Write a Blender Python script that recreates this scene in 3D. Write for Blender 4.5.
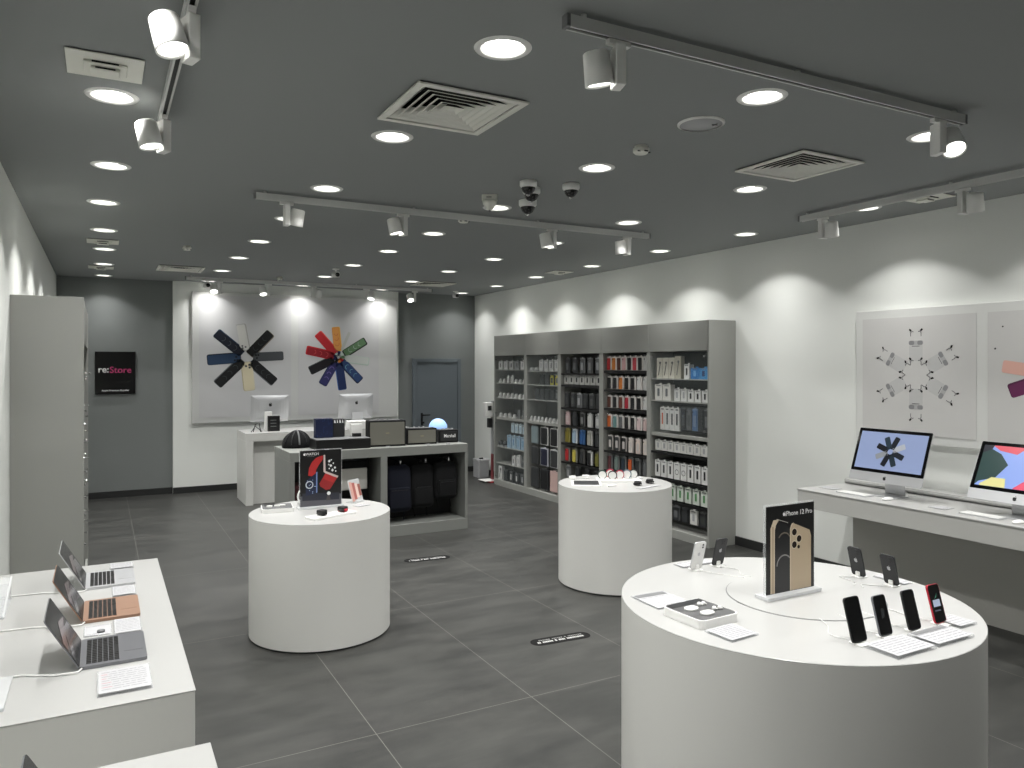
import bpy, bmesh, math, random
from mathutils import Matrix, Vector
R = math.radians
random.seed(7)
SC = bpy.context.scene
COL = SC.collection
for o in list(bpy.data.objects): bpy.data.objects.remove(o)

# ------------------------------------------------------------------ camera, world, exposure
cd = bpy.data.cameras.new('camera'); cam = bpy.data.objects.new('camera', cd); COL.objects.link(cam)
cd.sensor_width = 36; cd.lens = 36 * 755 / 1024
cd.shift_y = -18 / 1024
cam.location = (0, 0, 1.75); cam.rotation_euler = (R(90), 0, -R(28.5626))
cd.clip_start = 0.02
SC.camera = cam
w = bpy.data.worlds.new('world'); SC.world = w; w.use_nodes = True
w.node_tree.nodes['Background'].inputs[0].default_value = (0.8, 0.85, 0.9, 1)
w.node_tree.nodes['Background'].inputs[1].default_value = 0.0
SC.view_settings.view_transform = 'Standard'; SC.view_settings.look = 'None'
SC.view_settings.gamma = 1; SC.view_settings.use_curve_mapping = False
SC.view_settings.exposure = 0.12
P_DOWN = 95.0      # watts of each ceiling downlight
P_TRACK = 22.0     # watts of each track head

C = 2.915          # ceiling height
XL, XR, YB, YF = -0.505, 5.47, 11.35, -2.6

# ------------------------------------------------------------------ materials
def s2l(c): return tuple((x / 255 / 12.92) if x / 255 <= 0.04045 else ((x / 255 + 0.055) / 1.055) ** 2.4 for x in c)
MATS = {}
def mat(name, rgb, rough=0.5, metal=0.0, emit=0.0, spec=0.5, coat=0.0, bump=0.0, bscale=80.0):
    if name in MATS: return MATS[name]
    m = bpy.data.materials.new(name); m.use_nodes = True
    nt = m.node_tree; b = nt.nodes['Principled BSDF']
    c = s2l(rgb) + (1,)
    b.inputs['Base Color'].default_value = c
    b.inputs['Roughness'].default_value = rough
    b.inputs['Metallic'].default_value = metal
    b.inputs['Specular IOR Level'].default_value = spec
    b.inputs['Coat Weight'].default_value = coat
    if emit:
        b.inputs['Emission Color'].default_value = c
        b.inputs['Emission Strength'].default_value = emit
    if bump:
        tc = nt.nodes.new('ShaderNodeTexCoord'); n = nt.nodes.new('ShaderNodeTexNoise'); bp = nt.nodes.new('ShaderNodeBump')
        n.inputs['Scale'].default_value = bscale; n.inputs['Detail'].default_value = 3
        bp.inputs['Strength'].default_value = bump; bp.inputs['Distance'].default_value = 0.002
        nt.links.new(tc.outputs['Object'], n.inputs['Vector']); nt.links.new(n.outputs['Fac'], bp.inputs['Height'])
        nt.links.new(bp.outputs['Normal'], b.inputs['Normal'])
    MATS[name] = m
    return m
def clear(name, tint, amount, rough=0.05):
    if name in MATS: return MATS[name]
    m = bpy.data.materials.new(name); m.use_nodes = True; nt = m.node_tree
    b = nt.nodes['Principled BSDF']; out = nt.nodes['Material Output']
    b.inputs['Base Color'].default_value = s2l(tint) + (1,); b.inputs['Roughness'].default_value = rough
    t = nt.nodes.new('ShaderNodeBsdfTransparent'); mx = nt.nodes.new('ShaderNodeMixShader')
    mx.inputs[0].default_value = amount
    nt.links.new(t.outputs[0], mx.inputs[1]); nt.links.new(b.outputs[0], mx.inputs[2]); nt.links.new(mx.outputs[0], out.inputs['Surface'])
    MATS[name] = m; return m

WALL = mat('white_wall_paint', (240, 242, 238), 0.85, bump=0.25, bscale=60)
WALLB = mat('grey_wall_paint', (126, 130, 129), 0.8, bump=0.25, bscale=60)
CEIL = mat('dark_grey_ceiling_paint', (143, 146, 145), 0.9)
BASEB = mat('charcoal_baseboard', (42, 43, 43), 0.5)
CABG = mat('grey_laminate', (157, 158, 153), 0.5)
CABD = mat('dark_grey_laminate', (70, 71, 70), 0.6)
CTR = mat('white_lacquer_toned_down', (180, 180, 178), 0.28)  # white tops, colour darkened to hold back overexposure
CTRS = mat('white_lacquer_side_lightened', (218, 218, 214), 0.45)  # same white, sides lightened in colour where less light falls
UNDER = mat('grey_panel_laminate', (196, 195, 189), 0.6)
WHITE = mat('white_plastic', (238, 238, 235), 0.4)
OFFW = mat('cream_white_metal', (232, 232, 223), 0.5)
RAILM = mat('grey_track_metal', (212, 213, 211), 0.4)
BLACK = mat('black_plastic', (14, 14, 15), 0.4)
CABM = mat('dusk_grey_laminate', (104, 106, 104), 0.6)
CABK = mat('charcoal_back_and_shade', (38, 39, 39), 0.7)  # dark back of the bag unit, recess shade included in its tone
CABU = mat('mid_grey_laminate', (138, 140, 136), 0.5)
SOFTB = mat('black_fabric', (11, 12, 14), 0.95, bump=0.6, bscale=300)
NAVY = mat('navy_fabric', (13, 17, 32), 0.95, bump=0.6, bscale=300)
DARK = mat('charcoal_plastic', (34, 35, 37), 0.5)
GREY = mat('mid_grey_plastic', (120, 121, 122), 0.5)
LGREY = mat('light_grey_plastic', (175, 176, 178), 0.5)
ALU = mat('silver_aluminium', (205, 206, 208), 0.35, 0.55)
SGREY = mat('space_grey_aluminium', (128, 129, 133), 0.35, 0.5)
GOLD = mat('gold_aluminium', (152, 120, 100), 0.45, 0.2)
GLASSB = mat('black_screen_glass', (8, 8, 10), 0.08, spec=0.6)
CHROME = mat('chrome', (215, 215, 215), 0.15, 1.0)
PAPER = mat('white_paper', (188, 188, 190), 0.7)
INK = mat('grey_ink', (104, 104, 112), 0.7)
REDINK = mat('red_ink', (190, 70, 80), 0.7)
LSCR = mat('laptop_screen', (20, 20, 22), 0.25, spec=0.25)
LENS = mat('lamp_lens', (255, 253, 246), 0.3, emit=9.0)
LENST = mat('track_lamp_lens', (255, 253, 246), 0.3, emit=5.0)
REFL = mat('lamp_reflector', (235, 235, 232), 0.35)
ACR = clear('clear_acrylic', (235, 238, 240), 0.22)
ACRF = clear('frosted_acrylic', (232, 234, 235), 0.55, 0.3)
GLASS = clear('cabinet_glass', (190, 200, 200), 0.045, 0.04)
CABLE = mat('white_cable', (232, 232, 230), 0.5)
def tint(rgb, rough=0.5, emit=0): return mat('tint_%02x%02x%02x_%d_%d' % (*rgb, int(rough * 10), int(emit * 10)), rgb, rough, emit=emit)

# floor: large stone-look tiles
m = bpy.data.materials.new('grey_stone_tile'); m.use_nodes = True; nt = m.node_tree; b = nt.nodes['Principled BSDF']; L = nt.links.new
tc = nt.nodes.new('ShaderNodeTexCoord')
mp = nt.nodes.new('ShaderNodeMapping'); mp.inputs['Location'].default_value = (-0.30 + 8.5, -3.46 + 17.0, 0)
L(tc.outputs['Object'], mp.inputs['Vector'])
br = nt.nodes.new('ShaderNodeTexBrick'); br.offset = 0.0; br.squash = 1.0
br.inputs['Scale'].default_value = 1; br.inputs['Brick Width'].default_value = 0.85; br.inputs['Row Height'].default_value = 1.70
br.inputs['Mortar Size'].default_value = 0.0022; br.inputs['Mortar Smooth'].default_value = 0.3
br.inputs['Color1'].default_value = (0.42, 0.42, 0.42, 1); br.inputs['Color2'].default_value = (0.58, 0.58, 0.58, 1); br.inputs['Mortar'].default_value = (0.5, 0.5, 0.5, 1)
L(mp.outputs[0], br.inputs['Vector'])
mp2 = nt.nodes.new('ShaderNodeMapping'); mp2.inputs['Scale'].default_value = (1.0, 3.0, 1)
L(tc.outputs['Object'], mp2.inputs['Vector'])
n1 = nt.nodes.new('ShaderNodeTexNoise'); n1.inputs['Scale'].default_value = 1.5; n1.inputs['Detail'].default_value = 10; n1.inputs['Roughness'].default_value = 0.68; n1.inputs['Distortion'].default_value = 0.25
L(mp2.outputs[0], n1.inputs['Vector'])
cr = nt.nodes.new('ShaderNodeValToRGB')
cr.color_ramp.elements[0].position = 0.28; cr.color_ramp.elements[0].color = s2l((42, 43, 42)) + (1,)
cr.color_ramp.elements[1].position = 0.75; cr.color_ramp.elements[1].color = s2l((74, 74, 71)) + (1,)
L(n1.outputs['Fac'], cr.inputs[0])
mm = nt.nodes.new('ShaderNodeMixRGB'); mm.blend_type = 'OVERLAY'; mm.inputs[0].default_value = 0.25
L(cr.outputs[0], mm.inputs[1]); L(br.outputs['Color'], mm.inputs[2])
mg = nt.nodes.new('ShaderNodeMixRGB'); mg.inputs[2].default_value = s2l((112, 111, 106)) + (1,)
L(br.outputs['Fac'], mg.inputs[0]); L(mm.outputs[0], mg.inputs[1]); L(mg.outputs[0], b.inputs['Base Color'])
mr = nt.nodes.new('ShaderNodeMapRange'); mr.inputs['To Min'].default_value = 0.32; mr.inputs['To Max'].default_value = 0.5
L(n1.outputs['Fac'], mr.inputs['Value']); L(mr.outputs[0], b.inputs['Roughness'])
b.inputs['Specular IOR Level'].default_value = 0.4
FLOORM = m

# ------------------------------------------------------------------ mesh builder
class MB:
    def __init__(s): s.bm = bmesh.new(); s.mats = []; s.T = Matrix()
    def mi(s, m):
        if m not in s.mats: s.mats.append(m)
        return s.mats.index(m)
    def face(s, vs, m, smooth=False):
        try: f = s.bm.faces.new(vs)
        except ValueError: return None
        f.material_index = s.mi(m); f.smooth = smooth; return f
    def v(s, p): return s.bm.verts.new(s.T @ Vector(p))
    def merge(s, tb, m, smooth=False):
        k = s.mi(m); mp = {}
        for q in tb.verts: mp[q] = s.bm.verts.new(s.T @ q.co)
        for f in tb.faces:
            try: g = s.bm.faces.new([mp[q] for q in f.verts]); g.material_index = k; g.smooth = smooth
            except ValueError: pass
        tb.free()
    def box(s, x0, x1, y0, y1, z0, z1, m, bev=0.0, seg=2, smooth=False):
        tb = bmesh.new(); bmesh.ops.create_cube(tb, size=1)
        for q in tb.verts: q.co = Vector((x0 + (q.co.x + .5) * (x1 - x0), y0 + (q.co.y + .5) * (y1 - y0), z0 + (q.co.z + .5) * (z1 - z0)))
        if bev: bmesh.ops.bevel(tb, geom=tb.edges[:], offset=bev, segments=seg, profile=0.5, affect='EDGES')
        s.merge(tb, m, smooth); return s
    def prism(s, pts, z0, z1, m, side=None, smooth=False):
        a = [s.v((x, y, z0)) for x, y in pts]; b_ = [s.v((x, y, z1)) for x, y in pts]
        s.face(a[::-1], m); s.face(b_, m); n = len(pts)
        for i in range(n): s.face([a[i], a[(i + 1) % n], b_[(i + 1) % n], b_[i]], side or m, smooth)
        return s
    def flat(s, pts, z, m): s.face([s.v((x, y, z)) for x, y in pts], m); return s
    def lathe(s, prof, m, seg=24, cx=0, cy=0, smooth=True, caps=True):
        rings = []
        for r, z in prof:
            rings.append([s.v((cx + r * math.cos(2 * math.pi * i / seg), cy + r * math.sin(2 * math.pi * i / seg), z)) for i in range(seg)])
        for a, b_ in zip(rings, rings[1:]):
            for i in range(seg): s.face([a[i], a[(i + 1) % seg], b_[(i + 1) % seg], b_[i]], m, smooth)
        if caps:
            if prof[0][0] > 1e-5: s.face(rings[0][::-1], m)
            if prof[-1][0] > 1e-5: s.face(rings[-1], m)
        return s
    def tube(s, pts, r, m, seg=8, smooth=True):
        P = [Vector(p) for p in pts]; rings = []
        up = Vector((0, 0, 1)); n = None
        for i, p in enumerate(P):
            d = (P[min(i + 1, len(P) - 1)] - P[max(i - 1, 0)]).normalized()
            if n is None:
                n = d.cross(up) if abs(d.dot(up)) < .95 else d.cross(Vector((1, 0, 0)))
            n = (n - d * n.dot(d)).normalized(); q = d.cross(n)
            rr = r[i] if isinstance(r, (list, tuple)) else r
            rings.append([s.v(p + n * (rr * math.cos(2 * math.pi * k / seg)) + q * (rr * math.sin(2 * math.pi * k / seg))) for k in range(seg)])
        for a, b_ in zip(rings, rings[1:]):
            for i in range(seg): s.face([a[i], a[(i + 1) % seg], b_[(i + 1) % seg], b_[i]], m, smooth)
        s.face(rings[0][::-1], m); s.face(rings[-1], m); return s
    def ring(s, ro, ri, z0, z1, m, seg=40, cx=0, cy=0):
        s.lathe([(ri, z0), (ro, z0), (ro, z1), (ri, z1), (ri, z0)], m, seg, cx, cy, False, False); return s
def rr(w_, h_, r, cx=0, cy=0, n=5):
    out = []
    for sx, sy, a0 in ((1, 1, 0), (-1, 1, 90), (-1, -1, 180), (1, -1, 270)):
        for k in range(n + 1):
            a = R(a0 + 90 * k / n); out.append((cx + sx * (w_ / 2 - r) + r * math.cos(a), cy + sy * (h_ / 2 - r) + r * math.sin(a)))
    return out
def circ(r, cx=0, cy=0, n=20): return [(cx + r * math.cos(2 * math.pi * i / n), cy + r * math.sin(2 * math.pi * i / n)) for i in range(n)]
def arc_strip(mb, r, wd, a0, a1, cx, cy, z, m, n=14):
    for k in range(n):
        t0 = R(a0 + (a1 - a0) * k / n); t1 = R(a0 + (a1 - a0) * (k + 1) / n)
        mb.flat([(cx + q * math.cos(t), cy + q * math.sin(t)) for q, t in ((r, t0), (r + wd, t0), (r + wd, t1), (r, t1))][::1], z, m)

def obj(name, mb, parent=None, loc=None, rot=None):
    bmesh.ops.recalc_face_normals(mb.bm, faces=mb.bm.faces[:]) if not getattr(mb, 'keep', False) else None
    me = bpy.data.meshes.new(name); mb.bm.to_mesh(me); mb.bm.free()
    for k in mb.mats: me.materials.append(k)
    o = bpy.data.objects.new(name, me); COL.objects.link(o)
    if parent is not None: o.parent = parent
    if loc is not None: o.location = loc
    if rot is not None: o.rotation_euler = rot
    return o
def tag(o, label, cat, group=None):
    o['label'] = label; o['category'] = cat
    if group: o['group'] = group
    return o
def thing(name, label, cat, loc=(0, 0, 0), rz=0, group=None):
    o = bpy.data.objects.new(name, None); COL.objects.link(o); o.empty_display_size = .05
    o.location = loc; o.rotation_euler = (0, 0, rz); return tag(o, label, cat, group)
def struct(name, mb, parent=None):
    o = obj(name, mb, parent)
    if parent is None: o['kind'] = 'structure'
    return o
def dup(root, loc, rz=0, label=None, group=None):
    r = root.copy(); COL.objects.link(r); r.location = loc; r.rotation_euler = (0, 0, rz)
    if label: r['label'] = label
    if group: r['group'] = group
    for ch in list(root.children):
        c = ch.copy(); COL.objects.link(c); c.parent = r
        for g in list(ch.children):
            d = g.copy(); COL.objects.link(d); d.parent = c
    return r
def letters(name, body, size, parent, M, m, depth=0.0008, bold=0.0, align='CENTER', wide=1.0):
    cu = bpy.data.curves.new(name, 'FONT'); cu.body = body; cu.size = size; cu.extrude = depth; cu.offset = bold; cu.align_x = align
    cu.resolution_u = 3
    t = bpy.data.objects.new(name + '_curve', cu); COL.objects.link(t)
    bpy.context.view_layer.update()
    me = bpy.data.meshes.new_from_object(t.evaluated_get(bpy.context.evaluated_depsgraph_get()))
    bpy.data.objects.remove(t); bpy.data.curves.remove(cu)
    me.transform(M @ Matrix.Diagonal((wide, 1, 1, 1))); me.materials.clear(); me.materials.append(m)
    o = bpy.data.objects.new(name, me); COL.objects.link(o)
    if parent is not None: o.parent = parent
    return o
def apple(s):   # apple outline with bite, roughly unit height s
    P = [(0, -.44), (.10, -.47), (.20, -.45), (.30, -.34), (.38, -.18), (.30, -.10), (.26, .02), (.29, .14), (.36, .22), (.28, .30), (.16, .33), (.06, .29), (0, .27),
         (-.08, .30), (-.18, .33), (-.30, .28), (-.38, .14), (-.38, -.06), (-.32, -.26), (-.22, -.42), (-.12, -.47)]
    leaf = [(.0, .36), (.02, .46), (.08, .54), (.17, .58), (.16, .48), (.10, .40)]
    return [(x * s, y * s) for x, y in P], [(x * s, y * s) for x, y in leaf]
def logo(mb, s, cx, cy, z, m):
    for q in apple(s): mb.flat([(x + cx, y + cy) for x, y in q], z, m)
# a frame matrix: local x -> X, local y -> Z, normal toward `n`
def facing(loc, right, up):
    r = Vector(right).normalized(); u = Vector(up).normalized(); n = r.cross(u)
    M = Matrix((r, u, n)).transposed().to_4x4(); M.translation = Vector(loc); return M
MFRONT = lambda loc: facing(loc, (1, 0, 0), (0, 0, 1))       # readable from -Y
MLEFT = lambda loc: facing(loc, (0, -1, 0), (0, 0, 1))       # on the right wall, readable from -X

# ------------------------------------------------------------------ setting
GX = [0.03, 1.30, 2.56, 3.76, 5.00]
GY = [2.40, 3.66, 4.93, 6.09, 7.32, 8.53, 9.79, 11.02]
MEAS = [(0.042, 3.686), (0.051, 4.967), (1.293, 2.445), (2.514, 2.354), (3.688, 2.347), (3.752, 3.616), (5.0, 4.865), (4.974, 6.0), (4.954, 3.641), (2.568, 6.16), (5.024, 7.28), (5.06, 9.76), (5.06, 10.96), (0.016, 6.1), (0.023, 7.35)]
def lamp_at(x, y):
    for a, c_ in MEAS:
        if abs(a - x) < .2 and abs(c_ - y) < .2: return a, c_
    return x, y
VENTS = [(1.39, 3.13, .52, 0), (3.55, 3.05, .50, 0), (0.83, 9.78, .50, 0), (4.12, 9.90, .50, 0)]
SMALLV = [(0.015, 3.315), (0.015, 8.0), (0.0, 10.1), (4.98, 3.20), (4.98, 7.93)]
def ceiling():
    cu = bpy.data.curves.new('ceiling', 'CURVE'); cu.dimensions = '2D'; cu.fill_mode = 'BOTH'
    def sp(pts):
        q = cu.splines.new('POLY'); q.points.add(len(pts) - 1)
        for p, (x, y) in zip(q.points, pts): p.co = (x, y, 0, 1)
        q.use_cyclic_u = True
    sp([(XL - .1, YF - .1), (XR + .1, YF - .1), (XR + .1, YB + .1), (XL - .1, YB + .1)])
    for x in GX:
        for y in [1.2] + GY: lx, ly = lamp_at(x, y); sp(circ(0.083, lx, ly, 24))
    for x, y, s_, _ in VENTS: sp([(x + a * s_ * .44, y + b_ * s_ * .44) for a, b_ in ((1, 1), (-1, 1), (-1, -1), (1, -1))])
    t = bpy.data.objects.new('tmp', cu); COL.objects.link(t); bpy.context.view_layer.update()
    me = bpy.data.meshes.new_from_object(t.evaluated_get(bpy.context.evaluated_depsgraph_get()))
    bpy.data.objects.remove(t)
    me.transform(Matrix.Translation((0, 0, C))); me.materials.clear(); me.materials.append(CEIL)
    o = bpy.data.objects.new('ceiling', me); COL.objects.link(o); o['kind'] = 'structure'
ceiling()
b = MB(); b.box(XL - .1, XR + .1, YF - .1, YB + .1, -.1, 0, FLOORM); struct('floor', b)
b = MB(); b.box(XL - .1, XL, YF - .1, YB + .1, 0, C, WALL); struct('wall_left', b)
b = MB(); b.box(XR, XR + .1, YF - .1, YB + .1, 0, C, WALL); struct('wall_right', b)
b = MB(); b.box(XL, XR, YB, YB + .1, 0, C, WALLB); struct('wall_back', b)
b = MB(); b.box(XL, XR, YF - .1, YF, 0, C, WALL); struct('wall_front_added', b)  # unseen closing wall, added behind the camera for bounce light
b = MB(); b.box(.865, 4.11, YB - .06, YB, 0, C, WALL); struct('trim_1', b)
b = MB(); b.box(XL, .865, YB - .015, YB, 0, .085, BASEB); b.box(.865, 4.11, YB - .075, YB - .06, 0, .085, BASEB)
b.box(4.11, 4.36, YB - .015, YB, 0, .085, BASEB); b.box(5.21, XR, YB - .015, YB, 0, .085, BASEB); struct('baseboard_back', b)
b = MB(); b.box(XR - .015, XR, YF, 5.452, 0, .085, BASEB); b.box(XR - .015, XR, 9.968, YB - .02, 0, .085, BASEB); struct('baseboard_right', b)
b = MB(); b.box(XL, XL + .015, YF, 5.678, 0, .085, BASEB); b.box(XL, XL + .015, 7.502, YB - .02, 0, .085, BASEB); struct('baseboard_left', b)
# door in the back wall
SLATE = mat('slate_door_paint', (104, 112, 118), 0.55)
b = MB(); b.box(4.42, 5.14, YB - .035, YB - .001, .01, 1.81, SLATE, .003); d = struct('door_1', b)
b = MB(); b.box(4.36, 4.42, YB - .05, YB - .001, 0, 1.87, SLATE, .004); b.box(5.14, 5.20, YB - .05, YB - .001, 0, 1.87, SLATE, .004); b.box(4.42, 5.14, YB - .05, YB - .001, 1.81, 1.87, SLATE, .004)
obj('door_frame', b, d)
b = MB(); b.box(4.50, 4.53, YB - .045, YB - .03, .80, 1.0, BLACK, .004); b.tube([(4.515, YB - .04, .965), (4.515, YB - .085, .965), (4.64, YB - .085, .965)], .010, BLACK)
b.box(4.50, 4.55, YB - .06, YB - .03, .83, .86, BLACK, .004); h_ = obj('door_handle', b, d); h_['label'] = 'black lever handle'

# ------------------------------------------------------------------ ceiling lamps
def spot(name, parent, loc, rot, power, size, blend, rad, falloff=0, temp=(1, .992, .97)):
    l = bpy.data.lights.new(name, 'SPOT'); l.energy = power; l.spot_size = R(size); l.spot_blend = blend; l.shadow_soft_size = rad; l.color = temp
    if falloff:
        l.use_nodes = True; nt = l.node_tree; em = nt.nodes['Emission']
        tc = nt.nodes.new('ShaderNodeTexCoord'); sx = nt.nodes.new('ShaderNodeSeparateXYZ'); ab = nt.nodes.new('ShaderNodeMath'); ab.operation = 'ABSOLUTE'; pw = nt.nodes.new('ShaderNodeMath'); pw.operation = 'POWER'; pw.inputs[1].default_value = falloff
        nt.links.new(tc.outputs['Normal'], sx.inputs[0]); nt.links.new(sx.outputs['Z'], ab.inputs[0]); nt.links.new(ab.outputs[0], pw.inputs[0]); ad = nt.nodes.new('ShaderNodeMath'); ad.operation = 'ADD'; ad.inputs[1].default_value = .08; nt.links.new(pw.outputs[0], ad.inputs[0]); nt.links.new(ad.outputs[0], em.inputs['Strength'])
    o = bpy.data.objects.new(name, l); COL.objects.link(o); o.parent = parent; o.location = loc; o.rotation_euler = rot; return o
ROWN = ['leftmost', 'second', 'middle', 'fourth', 'rightmost']
ORD = ['first', 'second', 'third', 'fourth', 'fifth', 'sixth', 'seventh', 'eighth', 'ninth', 'tenth', 'eleventh']
dl0 = thing('ceiling_downlight', '', 'ceiling light', (GX[0], GY[0], C), 0, 'recessed ceiling downlights')
b = MB(); b.lathe([(.081, -.001), (.084, -.006), (.102, -.005), (.107, -.0005)], WHITE, 32, caps=False); obj('trim_ring', b, dl0)
b = MB(); b.keep = True; b.lathe([(.082, -.003), (.077, .012), (.068, .026)], REFL, 32, caps=False); obj('reflector', b, dl0)
b = MB(); b.lathe([(0, .022), (.045, .022), (.069, .025), (.069, .034), (0, .034)], LENS, 24); obj('lens', b, dl0)
spot('downlight_lamp', dl0, (0, 0, -.008), (0, 0, 0), P_DOWN, 113, .16, .04, 5.0)
first = True
for i, x in enumerate(GX):
    for j, y in enumerate([1.2] + GY):
        if j < 1: lab = 'unseen ceiling downlight added for room light in the %s row' % ROWN[i]  # out-of-view lamp row, added for the room's light
        elif (i, j) in ((0, 1), (4, 1)): lab = 'round recessed ceiling downlight just outside the photo, nearest of the %s row' % ROWN[i]
        else:
            nn = j - 1 if i in (0, 4) else j
            lab = 'round white recessed ceiling downlight, %s from the camera in the %s row' % ({1: 'nearest'}.get(nn, ORD[nn - 1]), ROWN[i])
        x_, y_ = lamp_at(x, y)
        if first: o = dl0; o.location = (x_, y_, C); o['label'] = lab; first = False
        else: o = dup(dl0, (x_, y_, C), 0, lab)
        if j < 1: o['group'] = 'added unseen ceiling downlights, %s row' % ROWN[i]

# the lamps right beside the walls are dimmed
DIM = {}
for o in [q for q in bpy.data.objects if q.type == 'LIGHT' and q.name.startswith('downlight_lamp')]:
    px, py = o.parent.location.x, o.parent.location.y
    f = .42 if py > 10.8 else (.66 if px > 4.8 else 1)
    if f != 1:
        if f not in DIM: DIM[f] = o.data.copy(); DIM[f].energy = P_DOWN * f
        o.data = DIM[f]

# square louvred air diffusers
DARKV = mat('dark_duct_and_gap_shade', (26, 26, 25), 0.9)  # duct lining, also painted shade for louvre and frame gaps
def pyr(b, x, y, s0, z0, s1, z1, m, t=.0015):
    for k in range(4):
        c0 = [(1, 1), (-1, 1), (-1, -1), (1, -1)]
        a, d_ = c0[k], c0[(k + 1) % 4]
        q = [b.v((x + a[0] * s0, y + a[1] * s0, z0)), b.v((x + d_[0] * s0, y + d_[1] * s0, z0)), b.v((x + d_[0] * s1, y + d_[1] * s1, z1)), b.v((x + a[0] * s1, y + a[1] * s1, z1))]
        b.face(q, m)
VL = ['large square louvred ceiling air diffuser between the two nearest left downlight rows', 'square louvred ceiling air diffuser at upper right below the long track', 'square louvred air diffuser on ceiling before the small wall sign, far left', 'square louvred ceiling air diffuser in front of the grey door']
for (x, y, s_, _), lab in zip(VENTS, VL):
    t = thing('air_diffuser', lab, 'air vent', (x, y, C), 0, 'square ceiling air diffusers')
    b = MB(); hs = s_ / 2; b.keep = True
    for z0, z1, e, m_ in ((-.016, -.008, 0, OFFW), (-.008, -.0005, .012, DARKV)):  # dark inset neck paints the shadow line between frame and ceiling
        b.box(-hs + e, hs - e, -hs + e, -hs * .88, z0, z1, m_); b.box(-hs + e, hs - e, hs * .88, hs - e, z0, z1, m_)
        b.box(-hs + e, -hs * .88, -hs * .88, hs * .88, z0, z1, m_); b.box(hs * .88, hs - e, -hs * .88, hs * .88, z0, z1, m_)
    obj('frame', b, t)
    b = MB(); b.box(-hs * .9, hs * .9, -hs * .9, hs * .9, .09, .1, DARKV)
    pyr(b, 0, 0, hs * .9, .001, hs * .9, .09, DARKV); obj('duct', b, t)
    n = 6
    for k in range(n):
        q = hs * (.86 - .135 * k); b = MB(); b.keep = True
        pyr(b, 0, 0, q, -.010, q - hs * .185, .026, DARKV); pyr(b, 0, 0, q - .006, -.010, q - hs * .185 - .003, .026, OFFW); pyr(b, 0, 0, q, -.010, q - .006, -.010, OFFW)  # upper blade skins coloured dark as the shade between louvres
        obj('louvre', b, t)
    b = MB(); q = hs * .07; b.box(-q, q, -q, q, -.005, .0, OFFW); obj('centre_plate', b, t)
SVL = ['small square stepped ceiling vent at upper left near the first downlight', 'small square ceiling vent in the leftmost lamp row, beyond the small white detector', 'farthest small square ceiling vent in the leftmost lamp row', 'small square ceiling vent beside the right wall track lights', 'small square ceiling vent before the far right corner']
for (x, y), lab in zip(SMALLV, SVL):
    t = thing('ceiling_vent', lab, 'air vent', (x, y, C), 0, 'small square ceiling vents')
    b = MB(); b.box(-.132, .132, -.132, .132, -.010, -.005, OFFW, .001); b.box(-.122, .122, -.122, .122, -.005, -.0005, DARKV); obj('plate', b, t)  # dark neck is a painted shadow line above the plate
    b = MB(); b.box(-.075, .075, -.06, .06, -.022, -.0105, OFFW, .004); b.box(-.05, .05, -.036, .036, -.034, -.022, OFFW, .004); obj('stepped_core', b, t)
    b = MB(); b.box(-.046, .046, -.063, -.0605, -.018, -.012, DARKV); b.box(-.034, .034, -.0385, -.0365, -.031, -.025, DARKV); obj('slot', b, t)

# flush speaker, detectors, cameras
t = thing('ceiling_speaker', 'flat round white ceiling speaker beyond the long upper track', 'speaker', (2.53, 2.75, C))
b = MB(); b.lathe([(.112, -.0005), (.112, -.006), (.100, -.009)], WHITE, 40, caps=False); obj('rim', b, t)
b = MB(); b.lathe([(.102, -.0005), (.102, -.006), (.0, -.0065)], LGREY, 40, caps=False)
b.box(.04, .075, -.035, -.03, -.009, -.006, GREY); b.box(.055, .06, -.05, -.015, -.009, -.006, GREY); obj('grille', b, t)
def detector(x, y, lab, r=.043):
    t = thing('smoke_detector', lab, 'smoke detector', (x, y, C), 0, 'smoke detectors')
    b = MB(); b.lathe([(r * .8, -.0005), (r * .8, -.012), (r, -.014), (r, -.032), (r * .75, -.042), (0, -.044)], OFFW, 28, caps=False); obj('housing', b, t)
    b = MB()
    for k in (215, 270, 325): b.box(r * math.cos(R(k)) * .85 - .010, r * math.cos(R(k)) * .85 + .010, r * math.sin(R(k)) - .004, r * math.sin(R(k)) * 1.0 + .004, -.038, -.033, DARK)
    obj('slot', b, t)
detector(2.512, 3.185, 'cream round smoke detector beyond the flush ceiling speaker')
detector(2.496, 5.38, 'cream round smoke detector just behind the middle of the second track')
detector(.733, 7.946, 'small round detector on ceiling at left, beyond the left end of the track', .04)
detector(2.05, 10.1, 'tiny white detector on the ceiling near the farthest track', .04)
def dome(x, y, lab, s_=1.0, az=-60):
    t = thing('dome_camera', lab, 'security camera', (x, y, C), R(az), 'dome security cameras')
    b = MB(); b.lathe([(.048 * s_, -.0005), (.055 * s_, -.004), (.055 * s_, -.032 * s_), (.044 * s_, -.045 * s_)], WHITE, 28, caps=False); obj('housing', b, t)
    b = MB(); b.lathe([(.044 * s_, -.043 * s_)] + [(.044 * s_ * math.cos(R(a)), (-.043 - .044 * math.sin(R(a))) * s_) for a in range(10, 90, 16)] + [(0, -.087 * s_)], GLASSB, 24, caps=False); dm = obj('dome_glass', b, t)
    b = MB(); b.lathe([(.012, 0), (.012, .006), (0, .008)], CHROME, 14); obj('lens', b, dm, (-.015, .02, -.082 * s_), (R(170), 0, 0))
dome(2.36, 4.12, 'white dome camera, nearest of the cluster of three on the ceiling')
dome(2.47, 4.27, 'white dome camera in the middle of the ceiling cluster of three', 1.05)
dome(2.63, 4.60, 'white dome camera, farthest of the ceiling cluster of three', 1.15)
dome(2.64, 4.06, 'white dome camera alone to the right of the camera cluster')
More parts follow.
